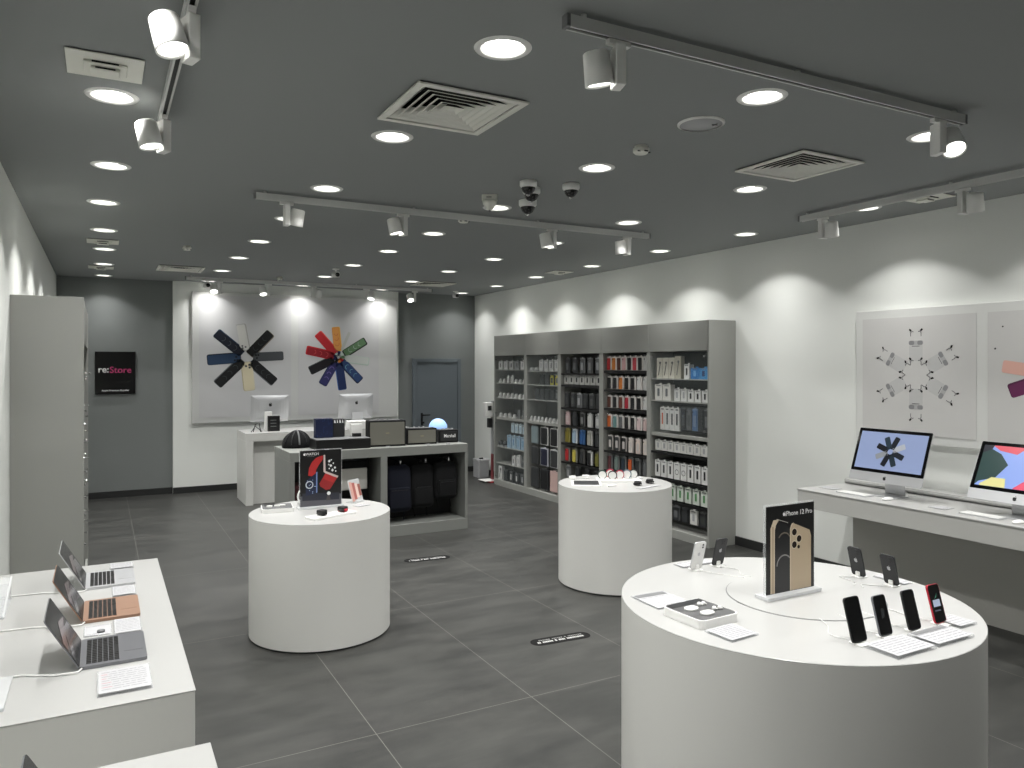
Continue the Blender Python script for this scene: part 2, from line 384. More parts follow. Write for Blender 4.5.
t = thing('motion_sensor', 'white pendant wedge-shaped motion sensor on ceiling left of the dome cameras', 'sensor', (2.33, 4.60, C), R(-30))
b = MB(); b.prism(rr(.105, .07, .015), -.035, -.0005, OFFW); b.T = Matrix(); b.lathe([(.050, -.035), (.046, -.06), (.022, -.095), (.008, -.10), (0, -.10)], OFFW, 20); obj('housing', b, t)
b = MB(); b.box(-.02, .015, -.0365, -.035, -.022, -.016, GREY); b.lathe([(.007, -.112), (.007, -.099)], GREY, 10); obj('indicator', b, t)
def bullet(x, y, lab, az, z=C):
    t = thing('bullet_camera', lab, 'security camera', (x, y, z), R(az), 'small bullet cameras')
    b = MB(); b.lathe([(.04, -.0005), (.04, -.012), (.012, -.016), (.012, -.05)], WHITE, 18, caps=False); b.lathe([(.045, -.04), (.052, -.07), (.045, -.10), (0, -.105)], WHITE, 20); obj('housing', b, t)
    b = MB(); b.T = Matrix.Translation((0, -.042, -.075)) @ Matrix.Rotation(R(90), 4, 'X'); b.lathe([(.026, 0), (.026, .012), (0, .014)], GLASSB, 18); obj('lens', b, t)
bullet(2.47, 8.95, 'white ball camera on ceiling near the far downlights at centre', 10)
bullet(4.85, 10.75, 'white ball camera on ceiling above the grey door', 10)
bullet(1.26, 10.95, 'white ball camera hanging by the left end of the farthest track', 10)

# ------------------------------------------------------------------ track lights
def head_parts(t, flip, yaw, tilt, lit, power, size=58):
    """hangs from (0,0,0) = underside of the rail; box beside head"""
    b = MB(); b.box(-.045, .045, -.012, .012, -.018, 0, WHITE, .002); obj('adapter', b, t)
    b = MB(); b.T = Matrix.Rotation(yaw, 4, 'Z'); b.box(flip * .0 - .018, flip * .0 + .018, -.035, .035, -.158, -.018, WHITE, .004); obj('driver_box', b, t)
    hd = bpy.data.objects.new('head', None)
    b = MB(); b.lathe([(0, .055), (.040, .055), (.045, .050), (.050, -.055), (.047, -.057), (.043, -.045)], WHITE, 28, caps=False)
    Rm = Matrix.Rotation(yaw, 4, 'Z') @ Matrix.Translation((flip * .070, .008, -.095)) @ Matrix.Rotation(tilt, 4, 'X') @ Matrix.Rotation(flip * R(9), 4, 'Y')
    h2 = obj('lamp_head', b, t); h2.matrix_local = Rm
    b = MB(); b.lathe([(.0, -.049), (.043, -.049), (.043, -.044), (0, -.044)], LENST if lit else GREY, 24); obj('lens', b, h2)
    b = MB(); b.T = Rm; 
    if lit and power: spot('track_lamp', h2, (0, 0, -.062), (0, 0, 0), power, size, .6, .03)
def track(name_lab, x0, x1, y0, y1, heads, group='ceiling lighting tracks'):
    """rail from (x0,y0) to (x1,y1)"""
    L_ = math.hypot(x1 - x0, y1 - y0); a = math.atan2(y1 - y0, x1 - x0)
    t = thing('lighting_track', name_lab, 'track', (x0, y0, C), a, group)
    b = MB(); b.box(0, L_, -.016, .016, -.052, -.016, RAILM, .001); b.box(0, L_, -.016, -.008, -.058, -.052, RAILM); b.box(0, L_, .008, .016, -.058, -.052, RAILM); obj('rail', b, t)
    b = MB(); b.box(.002, L_ - .002, -.0075, .0075, -.0535, -.0522, BLACK); obj('slot', b, t)
    n = max(2, int(L_ / .9) + 1)
    for k in range(n):
        x = .06 + (L_ - .12) * k / (n - 1); b = MB(); b.lathe([(.010, -.016), (.010, -.0005)], RAILM, 10); obj('mount', b, t, (x, 0, 0))
    for xe in (-.015, L_): b = MB(); b.box(xe, xe + .015, -.017, .017, -.059, -.015, GREY, .002); obj('end_cap', b, t)
    for (d_, lab, flip, yaw, tilt, lit) in heads:
        px, py = x0 + d_ * math.cos(a), y0 + d_ * math.sin(a)
        h = thing('track_spotlight', lab, 'track light', (px, py, C - .0607), a, 'white track spotlights')
        head_parts(h, flip, R(yaw), R(tilt), lit, P_TRACK)
track('long grey ceiling track running across upper right', 1.345, 3.47, 2.085, 2.055,
      [(.20, 'white track spotlight at left of the long upper right track', -1, -18, 8, 1), (1.95, 'white track spotlight at right end of the long upper track, shining at camera', 1, -22, -34, 1)])
track('long thin ceiling track crossing the middle of the room', .90, 4.18, 5.20, 5.20,
      [(.20, 'white track spotlight leftmost on the middle track', 1, 0, 10, 1), (1.03, 'white track spotlight second from left on the middle track', -1, 15, -10, 1), (2.30, 'white track spotlight beside a downlight, third on the middle track', -1, 20, -8, 1), (3.05, 'white track spotlight at the right end of the middle track', -1, 10, 0, 0)])
track('ceiling track close to the right wall', 4.72, 4.72, 4.03, .6,
      [(.20, 'white track spotlight far end of the right wall track', 1, 0, 14, 0), (1.24, 'white track spotlight second on the right wall track', 1, 0, 18, 0)])
track('farthest ceiling track in front of the back wall posters', .96, 4.34, 10.50, 10.50,
      [(.40, 'white track spotlight leftmost on the farthest track, tilted', -1, -20, -35, 1), (1.02, 'white track spotlight second on the farthest track', -1, -15, -25, 1), (1.62, 'grey unlit track spotlight third on the farthest track', 1, 0, 15, 0), (2.38, 'white track spotlight fourth on the farthest track', 1, -15, -25, 1), (3.12, 'white tilted track spotlight at right end of the farthest track', -1, -20, -35, 1)])
track('ceiling track at upper left running away from the camera', .245, .245, 1.5, 3.85,
      [(1.04, 'nearer white track spotlight on the upper left track', 1, 105, 16, 1), (2.18, 'farther white track spotlight on the upper left track', 1, 110, 10, 1)])

# ------------------------------------------------------------------ pictures (flat prints on raised panels)
def phone_print(b, cx, cy, ang, r0, r1, wd, body, face, z, ringc=None, edge=None, cams=None):
    """rounded bar radiating from the centre at `ang` degrees clockwise from up"""
    a = R(90 - ang); keep_T = b.T.copy(); r1 = r0 + (r1 - r0) * .93; wd = wd * .86
    b.T = b.T @ Matrix.Translation((cx, cy, 0)) @ Matrix.Rotation(a - R(90), 4, 'Z')
    h = r1 - r0; cy_ = (r0 + r1) / 2
    if edge: b.flat(rr(wd + .014, h + .014, wd * .2, 0.006, cy_, 4), z, edge)
    b.flat(rr(wd, h, wd * .18, 0, cy_, 4), z + .0006, body)
    if face: b.flat(rr(wd * .88, h * .95, wd * .14, 0, cy_, 4), z + .0012, face)
    if ringc:
        arc_strip(b, wd * .22, wd * .045, 200, 380, 0, cy_ + h * .02, z + .0018, ringc); arc_strip(b, wd * .26, wd * .04, 200, 380, 0, cy_ - h * .2, z + .0018, ringc)
        arc_strip(b, wd * .24, wd * .04, 190, 350, 0, cy_ + h * .24, z + .0018, ringc)
    if cams:
        for dx, dy in ((-.2, .0), (.12, .06), (-.2, .17)): b.flat(circ(wd * .11, dx * wd, r0 + h * .10 + dy * wd * 1.5, 10), z + .0018, cams)
    b.T = keep_T
PST = mat('poster_grey_print', (204, 204, 205), 0.55)
PSTB = mat('poster_frame_white', (208, 209, 207), 0.5)
NV = tint((16, 22, 36)); BK = tint((10, 10, 12)); BL = tint((34, 58, 86)); CREAM = tint((222, 214, 188)); GR = tint((70, 74, 78)); GR2 = tint((100, 104, 108))
t = thing('wall_poster', 'wide white framed panel with two radial phone pictures on back wall', 'poster', (0, 0, 0))
YP = YB - .06
b = MB(); b.box(1.10, 4.075, YP - .05, YP - .0005, .955, 2.785, PSTB, .006); fr = obj('frame', b, t)
for (xa, xb, kind) in ((1.19, 2.44, 0), (2.545, 3.77, 1)):
    b = MB(); b.keep = True; b.T = MFRONT((0, YP - .0506, 0)); cx, cy = ((1.815, 1.872), (3.141, 1.880))[kind]
    b.prism([(xa, 1.03), (xb, 1.03), (xb, 2.735), (xa, 2.735)], 0, .003, PST)
    z = .0036
    if kind == 0:
        pr = lambda *a_, **k_: phone_print(b, cx, cy, *a_, z=z, **k_)
        pr(-10, .10, .50, .145, PST, tint((214, 213, 208)), edge=tint((170, 168, 160)), cams=GR2); pr(43, .06, .52, .15, BK, tint((12, 13, 15)), ringc=GR, edge=tint((120, 112, 96)))
        pr(87, .09, .55, .15, GR, tint((74, 78, 82)), cams=BK); pr(132, .09, .56, .15, BK, tint((11, 12, 14)), ringc=GR, edge=GR2)
        pr(174, .07, .50, .17, CREAM, tint((220, 210, 180)), edge=tint((190, 178, 140)), cams=GR); pr(225, .07, .58, .15, BK, tint((11, 13, 15)), ringc=GR, edge=GR2)
        pr(265, .08, .55, .16, BL, tint((38, 62, 92)), edge=NV, cams=NV); pr(310, .08, .56, .15, NV, tint((16, 22, 38)), ringc=GR2, edge=BL)
    else:
        pr = lambda *a_, **k_: phone_print(b, cx, cy, *a_, z=z, **k_)
        RD = tint((196, 40, 48)); OR = tint((222, 140, 60)); PU = tint((42, 44, 92)); BB = tint((22, 40, 84)); MI = tint((200, 214, 206)); GN = tint((96, 130, 92))
        pr(-6, .10, .48, .13, OR, tint((232, 160, 84)), ringc=RD, edge=tint((238, 190, 90))); pr(-42, .07, .50, .14, RD, tint((190, 38, 46)), edge=tint((230, 90, 80))); pr(-78, .07, .52, .14, RD, tint((150, 26, 38)), ringc=tint((230, 90, 90)), edge=RD)
        pr(-116, .08, .50, .14, BK, tint((14, 13, 17)), edge=GR); pr(-150, .09, .50, .14, PU, tint((44, 44, 96)), ringc=tint((150, 130, 200)), edge=BB); pr(172, .08, .52, .14, BB, tint((22, 40, 86)), edge=tint((60, 96, 160)))
        pr(136, .08, .52, .14, BB, tint((40, 66, 112)), ringc=tint((130, 190, 200)), edge=NV); pr(97, .10, .50, .13, MI, tint((206, 210, 206)), edge=tint((180, 196, 186))); pr(58, .10, .52, .13, BK, GN, ringc=MI, edge=BK); pr(24, .12, .44, .05, tint((190, 192, 186)), None)
        for k in range(9): pr(k * 40 + 8, .02, .10, .05, (BB, MI, GN, RD, OR, BK, PU, BB, MI)[k], None)
    obj('poster_print', b, fr)
# right wall poster
PSTR = mat('pale_poster_print', (214, 213, 211), 0.55)
t = thing('wall_poster', 'wide white framed panel with pale radial earbud and device pictures on right wall', 'poster', (0, 0, 0))
b = MB(); b.box(XR - .05, XR - .0005, 1.0, 4.076, 1.162, 2.192, mat('poster_frame_pale', (226, 227, 224), 0.5), .005); fr = obj('frame', b, t)
for (ya, yb, kind) in ((4.012, 3.108, 0), (3.03, 2.12, 1)):
    b = MB(); b.keep = True; b.T = facing((XR - .0506, 0, 0), (0, -1, 0), (0, 0, 1)); 
    b.prism([(-ya, 1.228), (-yb, 1.228), (-yb, 2.125), (-ya, 2.125)], 0, .003, PSTR)
    T0 = b.T.copy()
    if kind == 0:
        G1 = tint((186, 186, 187)); G2 = tint((150, 150, 152)); G3 = tint((120, 120, 122)); z = .0036
        for k in range(6):
            b.T = T0 @ Matrix.Translation((-3.557, 1.682, 0)) @ Matrix.Rotation(R(60 * k), 4, 'Z') @ Matrix.Scale(.93, 4)
            b.flat(rr(.115, .145, .03, 0, .185), z, tint((204, 204, 203)))
            b.flat(rr(.125, .035, .015, 0, .262), z + .0006, G1)
            for sx in (-1, 1):
                b.flat(rr(.045, .035, .014, sx * .036, .262), z + .0012, G2)
                for rad in (0.0, -.235):
                    pts = [(sx * .045, .315 + rad), (sx * .045, .345 + rad), (sx * .030, .357 + rad), (sx * .020, .350 + rad)]
                    for p0, p1 in zip(pts, pts[1:]):
                        dx, dy = p1[0] - p0[0], p1[1] - p0[1]; l_ = math.hypot(dx, dy); nx, ny = -dy / l_ * .0028, dx / l_ * .0028
                        b.flat([(p0[0] + nx, p0[1] + ny), (p0[0] - nx, p0[1] - ny), (p1[0] - nx, p1[1] - ny), (p1[0] + nx, p1[1] + ny)], z + .0012, G3)
                    p = [(sx * .043, .352 + rad), (sx * .060, .368 + rad), (sx * .052, .380 + rad), (sx * .036, .364 + rad)]
                    b.flat(p, z + .0012, BK)
            b.flat([(-.032, .232), (.032, .232), (.032, .237), (-.032, .237)], z + .0018, G3)
            b.flat([(-.045, .08), (-.042, .08), (-.057, .125), (-.060, .125)], z + .0006, G1); b.flat([(.042, .08), (.045, .08), (.060, .125), (.057, .125)], z + .0006, G1)
    else:
        z = .0036
        for k, (col, ln) in enumerate((((236, 186, 172), .40), ((112, 42, 90), .36), ((214, 214, 216), .32), ((60, 64, 84), .36), ((196, 200, 214), .3), ((230, 150, 130), .36), ((70, 74, 110), .34), ((208, 208, 210), .33))):
            a = (279 if k == 0 else 278 - 45 * k) if k != 1 else 250
            phone_print(b, -2.56, 1.69, a, .07, ln, .10, tint(col), None, z=z, edge=tint(tuple(int(c_ * .8) for c_ in col)) if k == 1 else None)
        b.T = T0; b.flat(circ(.007, -2.98, 1.87, 8), z, BK); b.flat(circ(.006, -2.93, 2.02, 8), z, BK)
    obj('poster_print', b, fr)

# black sign on the back wall
t = thing('wall_sign', 'square black sign with white and pink lettering on grey back wall', 'sign', (0, 0, 0))
b = MB(); b.box(-.07, .405, YB - .03, YB - .0005, 1.375, 1.94, mat('black_gloss_panel', (9, 9, 10), .25), .002); pn = obj('panel', b, t)
SW = mat('white_letter', (235, 235, 235), .5, emit=0); SPK = mat('pink_letter', (196, 62, 118), .5)
letters('lettering', 're:', .118, pn, MFRONT((-.036, YB - .031, 1.665)), SW, bold=.0012, align='LEFT')['label'] = 'white re: lettering'
letters('lettering', 'Store', .118, pn, MFRONT((.098, YB - .031, 1.66)), SPK, bold=.0005, align='LEFT')['label'] = 'pink Store lettering'
letters('lettering', 'Apple Premium Reseller', .033, pn, MFRONT((.17, YB - .031, 1.415)), SW, bold=.0004)['label'] = 'small white line of lettering'

# ------------------------------------------------------------------ tables
def round_table(lab, x, y, r, h):
    t = thing('round_table', lab, 'display table', (x, y, 0), 0)
    b = MB(); b.lathe([(r - .012, 0), (r - .012, .012)], DARK, 96); obj('plinth', b, t)
    b = MB(); b.lathe([(r, .012), (r, h - .004)], CTRS, 96, caps=False); b.lathe([(r - .01, .012), (r, .012)], CTRS, 96, caps=False); obj('drum', b, t)
    b = MB(); b.keep = True
    b.lathe([(r, h - .004), (r, h - .002), (r - .002, h), (0, h)], CTR, 96, caps=False, smooth=False); obj('tabletop', b, t)
    return t
round_table('white drum-shaped display table at left centre with black watch poster', 1.288, 5.035, .455, .785)
round_table('smaller white drum display table before the accessory shelves', 3.692, 5.025, .459, .793)
BIG = round_table('largest white round display table in right foreground with phones', 2.415, 2.114, .667, .819)
HB = .819
b = MB(); b.lathe([(.305, HB - .0005), (.305, HB + .0006)], GREY, 72); b.box(-.30, -.285, .02, .07, HB + .0006, HB + .0012, BLACK); obj('groove', b, BIG, (2.50 - 2.415, 2.12 - 2.114, 0))
b = MB(); b.lathe([(.301, HB + .0006), (.301, HB + .003), (0, HB + .003)], CTR, 72, caps=False, smooth=False); obj('turntable', b, BIG, (.085, .006, 0))

def block_table(lab, x0, x1, y0, y1, h):
    t = thing('display_table', lab, 'display table', ((x0 + x1) / 2, (y0 + y1) / 2, 0), 0)
    a, c = (x1 - x0) / 2, (y1 - y0) / 2
    b = MB(); b.box(-a + .002, a - .002, -c + .002, c - .002, 0, h - .004, CTRS, .002); obj('body', b, t)
    b = MB(); b.box(-a, a, -c, c, h - .004, h, CTR, .002); obj('tabletop', b, t)
block_table('white rectangular display table at left with three open laptops', XL + .003, .245, 2.39, 4.12, .80)
block_table('white rectangular display table corner at the bottom left edge of the photo', XL + .003, .243, .25, 2.04, .80)

# right wall counter
t = thing('wall_counter', 'long white counter along right wall carrying two desktop computers', 'counter', (5.1, 2.6, 0))
b = MB(); b.box(4.775 - 5.1, XR - .0165 - 5.1, -2.1, 1.52, .785, .795, CTR, .0015); obj('worktop', b, t)
b = MB(); b.box(4.78 - 5.1, 5.39 - 5.1, -2.1, 1.515, .655, .784, mat('counter_white_shaded', (198, 198, 194), .5), .002); obj('apron', b, t)  # counter's white, greyed to put the apron's shade into its colour
b = MB(); b.box(5.27 - 5.1, XR - .0165 - 5.1, -2.1, 1.39, 0.0, .654, UNDER); obj('back_panel', b, t)
b = MB(); b.box(5.335 - 5.1, XR - .0165 - 5.1, -2.1, 1.52, .7955, .83, CTR, .004); obj('upstand', b, t)
b = MB(); b.tube([(5.325 - 5.1, -2.1, .815), (5.325 - 5.1, 1.5, .815)], .012, CTR); obj('cable_rail', b, t)

# ------------------------------------------------------------------ computers
SCR = mat('screen_blue_grey', (122, 135, 168), .3, emit=.5)
def emat(rgb, e=.5): return mat('screen_%02x%02x%02x' % rgb, rgb, .3, emit=e)
def desktop(lab, loc, rz, w_, h_, content, tilt=20, foot=.19, sh_=.100):
    """local: faces -Y, foot centre at origin"""
    t = thing('desktop_computer', lab, 'computer', loc, rz, 'desktop computers with aluminium stands')
    stand_h = sh_
    b = MB(); b.box(-foot / 2, foot / 2, -.09, .075, 0, .006, ALU, .003); 
    P = [(-.085, .06, .006), (.085, .06, .006), (.085, .072, .006), (-.085, .072, .006)]
    q = lambda y, z: [(-.075, y, z), (.075, y, z)]
    ring = [(.062, .004), (.052, .10), (.030, .20), (.024, .20), (.046, .10), (.055, .004)]
    vs = [[b.v((-.078, y, z)) for y, z in ring], [b.v((.078, y, z)) for y, z in ring]]
    b.face(vs[0], ALU); b.face(vs[1][::-1], ALU)
    for k in range(6): b.face([vs[0][k], vs[0][(k + 1) % 6], vs[1][(k + 1) % 6], vs[1][k]], ALU)
    obj('stand', b, t)
    M = Matrix.Translation((0, -.075, stand_h)) @ Matrix.Rotation(R(-tilt), 4, 'X')
    b = MB(); b.T = Matrix.Rotation(R(90), 4, 'X')
    pts = rr(w_, h_, .012, 0, h_ / 2)
    b.prism(pts, 0, .006, ALU)
    # curved back
    for k in range(4):
        f0, f1 = 1 - .14 * k, 1 - .14 * (k + 1); z0, z1 = -(.0 + .014 * (1 - (1 - k / 4) ** 2) * 2.2), -(.014 * (1 - (1 - (k + 1) / 4) ** 2) * 2.2)
        A = [b.v((x * f0, h_ / 2 + (y - h_ / 2) * f0, z0)) for x, y in pts]; B_ = [b.v((x * f1, h_ / 2 + (y - h_ / 2) * f1, z1)) for x, y in pts]
        for i in range(len(pts)): b.face([A[i], A[(i + 1) % len(pts)], B_[(i + 1) % len(pts)], B_[i]], ALU, True)
        if k == 3: b.face(B_, ALU)
    hs = obj('housing', b, t); hs.matrix_local = M
    chin = h_ * .175
    b = MB(); b.keep = True; b.T = Matrix.Rotation(R(90), 4, 'X'); b.prism(rr(w_ - .004, h_ - chin - .002, .008, 0, chin + (h_ - chin) / 2), .006, .0068, GLASSB); bz = obj('bezel', b, hs)
    b = MB(); b.keep = True; b.T = Matrix.Rotation(R(90), 4, 'X'); sw, sh = w_ - .05, h_ - chin - .05; cyy = chin + (h_ - chin) / 2
    content(b, sw, sh, 0, cyy); sc_ = obj('screen', b, hs); sc_['label'] = 'lit screen'
    b = MB(); b.keep = True; b.T = Matrix.Rotation(R(90), 4, 'X'); logo(b, .032, 0, chin / 2, .0066, BLACK)
    b.T = b.T @ Matrix.Rotation(R(180), 4, 'Y'); logo(b, .055, 0, h_ * .66, .0315, BLACK); obj('logo', b, hs)
    b = MB(); b.tube([(.03, .05, .08), (.06, .10, .03), (.05, .14, .004), (.12, .17, .004)], .003, CABLE); obj('cable', b, t)
    return t
def radial(b, w_, h_, cx, cy):
    b.flat([(cx - w_ / 2, cy - h_ / 2), (cx + w_ / 2, cy - h_ / 2), (cx + w_ / 2, cy + h_ / 2), (cx - w_ / 2, cy + h_ / 2)], .0074, SCR)
    cols = [(14, 18, 26), (150, 154, 160), (20, 26, 34), (24, 36, 44), (12, 16, 24), (120, 124, 128), (12, 14, 20), (30, 44, 54)]
    for k, c_ in enumerate(cols): phone_print(b, cx, cy, 20 + 45 * k, .02, .125, .048, emat(c_), None, z=.0078)
def petals(b, w_, h_, cx, cy):
    x0, x1, y0, y1 = cx - w_ / 2, cx + w_ / 2, cy - h_ / 2, cy + h_ / 2
    b.flat([(x0, y0), (x1, y0), (x1, y1), (x0, y1)], .0074, emat((120, 142, 200), .55))
    f = lambda pts, c_, k: b.flat([(x0 + u * w_, y0 + v * h_) for u, v in pts], .0078 + k * .0004, emat(c_))
    f([(0, 0), (.04, .10), (.22, .22), (.33, .55), (.22, .80), (.05, .95), (0, 1)], (24, 52, 50), 0)
    f([(.10, 1), (.20, .88), (.40, .82), (.50, 1)], (190, 70, 84), 1); f([(0, .80), (.10, .90), (.12, 1), (0, 1)], (20, 22, 34), 2)
    f([(.06, .04), (.18, .22), (.34, .22), (.36, 0), (.06, 0)], (196, 190, 130), 3); f([(.45, .02), (.55, .2), (.75, .16), (.86, 0), (.45, 0)], (200, 70, 96), 4)
    f([(.62, 1), (.66, .78), (.84, .72), (.92, 1)], (28, 50, 130), 5); f([(.86, .3), (1, .2), (1, .7), (.88, .62)], (230, 226, 235), 6)
def blank(b, w_, h_, cx, cy): b.flat([(cx - w_ / 2, cy - h_ / 2), (cx + w_ / 2, cy - h_ / 2), (cx + w_ / 2, cy + h_ / 2), (cx - w_ / 2, cy + h_ / 2)], .0074, emat((120, 130, 150), .5))
desktop('silver desktop computer on right wall counter showing ring of dark phones', (5.075, 3.53, .7955), R(-90), .58, .405, radial)
desktop('silver desktop computer at right photo edge showing bright coloured petals', (5.075, 2.64, .7955), R(-90), .58, .405, petals, 27, .19, .090)
def keyboard(lab, x, y):
    t = thing('keyboard', lab, 'keyboard', (x, y, .7955), R(-90), 'white keyboards on the right counter')
    b = MB(); b.prism(rr(.26, .10, .012), 0, .007, ALU); obj('case', b, t)
    b = MB()
    for r_ in range(5):
        for c_ in range(13): b.box(-.122 + c_ * .0188, -.122 + c_ * .0188 + .0165, .028 - r_ * .0185, .028 - r_ * .0185 + .016, .0072, .0095, WHITE)
    obj('keys', b, t)
keyboard('white slim keyboard in front of the first desktop computer on right counter', 4.93, 3.72)
keyboard('white slim keyboard in front of the coloured-petals computer', 4.93, 2.79)
def mouse(lab, x, y):
    t = thing('computer_mouse', lab, 'mouse', (x, y, .7955), R(-90), 'white mice on the right counter')
    b = MB(); b.T = Matrix.Diagonal((.027, .052, .020, 1)); b.lathe([(1, .12)] + [(math.cos(R(a)), .12 + .88 * math.sin(R(a))) for a in range(12, 90, 13)] + [(0, 1)], WHITE, 20, caps=True); obj('shell', b, t)
    b = MB(); b.T = Matrix.Diagonal((.024, .048, 1, 1)); b.lathe([(1, .0), (1, .0024)], LGREY, 20); obj('base', b, t)
mouse('white mouse beside the keyboard of the first desktop computer', 4.93, 3.45)
mouse('white mouse at the right photo edge on the counter', 4.90, 2.56)
def slab_card(lab, x, y, z, w_, d_, rz=0, h=.008, dark=False, lines=6, cat='price card', red=False, group='clear acrylic price cards'):
    t = thing('price_card', lab, cat, (x, y, z), rz, group)
    b = MB(); b.box(-w_ / 2, w_ / 2, -d_ / 2, d_ / 2, 0.0005, h, ACR, .0008, 1); obj('acrylic_block', b, t)
    b = MB(); b.keep = True; b.box(-w_ / 2 + .004, w_ / 2 - .004, -d_ / 2 + .004, d_ / 2 - .004, h + .0001, h + .0006, PAPER)
    rnd = random.Random(int(x * 991 + y * 77))
    for k in range(lines):
        yy = d_ * .36 - k * d_ * .72 / max(1, lines - 1)
        xx = -w_ * .42
        while xx < w_ * .38:
            l_ = rnd.uniform(.08, .2) * w_; l_ = min(l_, w_ * .42 - xx)
            b.flat([(xx, yy - .0011), (xx + l_, yy - .0011), (xx + l_, yy + .0011), (xx, yy + .0011)], h + .0012, REDINK if (red and xx < -w_ * .3 and k % 2) else INK); xx += l_ + w_ * .03
    if dark: b.flat([(-w_ * .45, d_ * .25), (w_ * .42, d_ * .25), (w_ * .42, d_ * .44), (-w_ * .45, d_ * .44)], h + .0016, GREY)
    obj('paper_insert', b, t)
slab_card('flat clear card at far end of right counter, left of first keyboard', 5.0, 3.99, .7955, .14, .10, R(-90), .003, lines=3)
slab_card('flat clear card between first mouse and second keyboard on right counter', 4.96, 3.08, .7955, .12, .11, R(-90), .003, lines=3)

def laptop(lab, x, y, z, metal, rz=0):
    """opens toward +X; hinge near x=-.095 local"""
    t = thing('laptop', lab, 'laptop', (x, y, z), rz, 'open laptops on the left table')
    b = MB(); b.T = Matrix(); b.prism(rr(.19, .272, .010), .0008, .011, metal); base = obj('base', b, t)
    b = MB(); b.box(-.080, .018, -.118, .118, .0111, .0114, SGREY if metal is SGREY else metal)
    for r_ in range(6):
        for c_ in range(14):
            if r_ == 5 and 4 <= c_ <= 8: continue
            b.box(-.078 + r_ * .0158, -.078 + r_ * .0158 + .0136, -.116 + c_ * .0167, -.116 + c_ * .0167 + .0146, .0115, .0126, BLACK)
    b.box(-.078 + 5 * .0158, -.078 + 5 * .0158 + .0136, -.05, .03, .0115, .0126, BLACK); obj('keyboard', b, base)
    b = MB(); b.prism(rr(.058, .10, .005, .058, 0), .0112, .0116, metal); obj('trackpad', b, base)
    lid = MB(); lid.prism(rr(.186, .272, .010, .093, 0), 0, .0036, metal); lo = obj('screen_lid', lid, t)
    lo.matrix_local = Matrix.Translation((-.096, 0, .009)) @ Matrix.Rotation(R(-120), 4, 'Y')
    b = MB(); b.prism(rr(.184, .270, .009, .093, 0), -.001, -.0002, LSCR); sc_ = obj('screen', b, lo)
    b = MB(); b.keep = True
    SG = mat('screen_dim_grey', (88, 86, 90), .12, emit=.0); SG2 = mat('screen_dim_rose', (96, 80, 84), .12)
    b.flat([(.02, -.12), (.04, -.12), (.10, .02), (.09, .12), (.03, .12), (.05, .0)], -.0014, SG); b.flat([(.06, -.12), (.09, -.12), (.13, .0), (.11, .12), (.10, .04)], -.0016, SG2)
    obj('wallpaper', b, sc_)
    b = MB(); b.tube([(-.09, -.135, .006), (-.10, -.16, .006), (-.16, -.15, .0035), (-.25, -.10, .0035), (-.36, -.09, .0035), (-.44, -.10, .0035)], .0028, CABLE); obj('charging_cable', b, t)
laptop('dark space-grey laptop open on left table, nearest of the three', .037, 2.845, .80, SGREY)
laptop('gold laptop open on left table between the two grey laptops', .037, 3.33, .80, GOLD)
laptop('silver laptop open at the far end of the left table', .037, 3.80, .80, ALU)
laptop('laptop lid tip on the near table at bottom left photo corner', .055, 1.67, .80, SGREY)
slab_card('clear price card in front of the nearest grey laptop', .062, 2.555, .80, .145, .19, 0, .010, red=True, lines=9)
slab_card('clear price card between the nearest grey and gold laptops', .085, 3.085, .80, .09, .17, 0, .008, lines=8)
slab_card('white square label card with dark dot beside gold laptop hinge', -.01, 3.09, .80, .09, .12, 0, .003, lines=2)
slab_card('clear price card between the gold and silver laptops', .085, 3.57, .80, .09, .14, 0, .008, lines=8)
slab_card('clear price card beyond the silver laptop at the table end', .085, 4.02, .80, .10, .10, 0, .008, lines=6)
b = MB(); b.lathe([(.013, .0040), (.013, .010), (0, .012)], GREY, 18); tag(obj('security_puck', b, None, (.0, 3.06, .80)), 'small grey round security puck on square label card', 'security tag')
# acrylic stands at the left photo edge
t = thing('acrylic_stand', 'sloping clear acrylic sign holder at left photo edge on laptop table', 'sign holder', (-.41, 3.55, .80))
b = MB(); b.T = Matrix.Translation((0, -.15, .002)) @ Matrix.Rotation(R(14), 4, 'X'); b.box(-.09, .083, 0, .32, 0, .006, ACR, .001, 1); b.box(.0835, .09, 0, .32, 0, .006, ACRF); obj('panel', b, t)
b = MB(); b.box(-.09, .09, -.15, .14, .0005, .0018, ACR); b.box(-.09, .09, .12, .125, .002, .065, ACR); obj('base', b, t)
t = thing('acrylic_stand', 'flat frosted acrylic slab at left photo edge before the nearest laptop', 'sign holder', (-.36, 2.66, .80))
b = MB(); b.box(-.12, .125, -.17, .08, .0005, .010, ACRF, .001, 1); obj('slab', b, t)

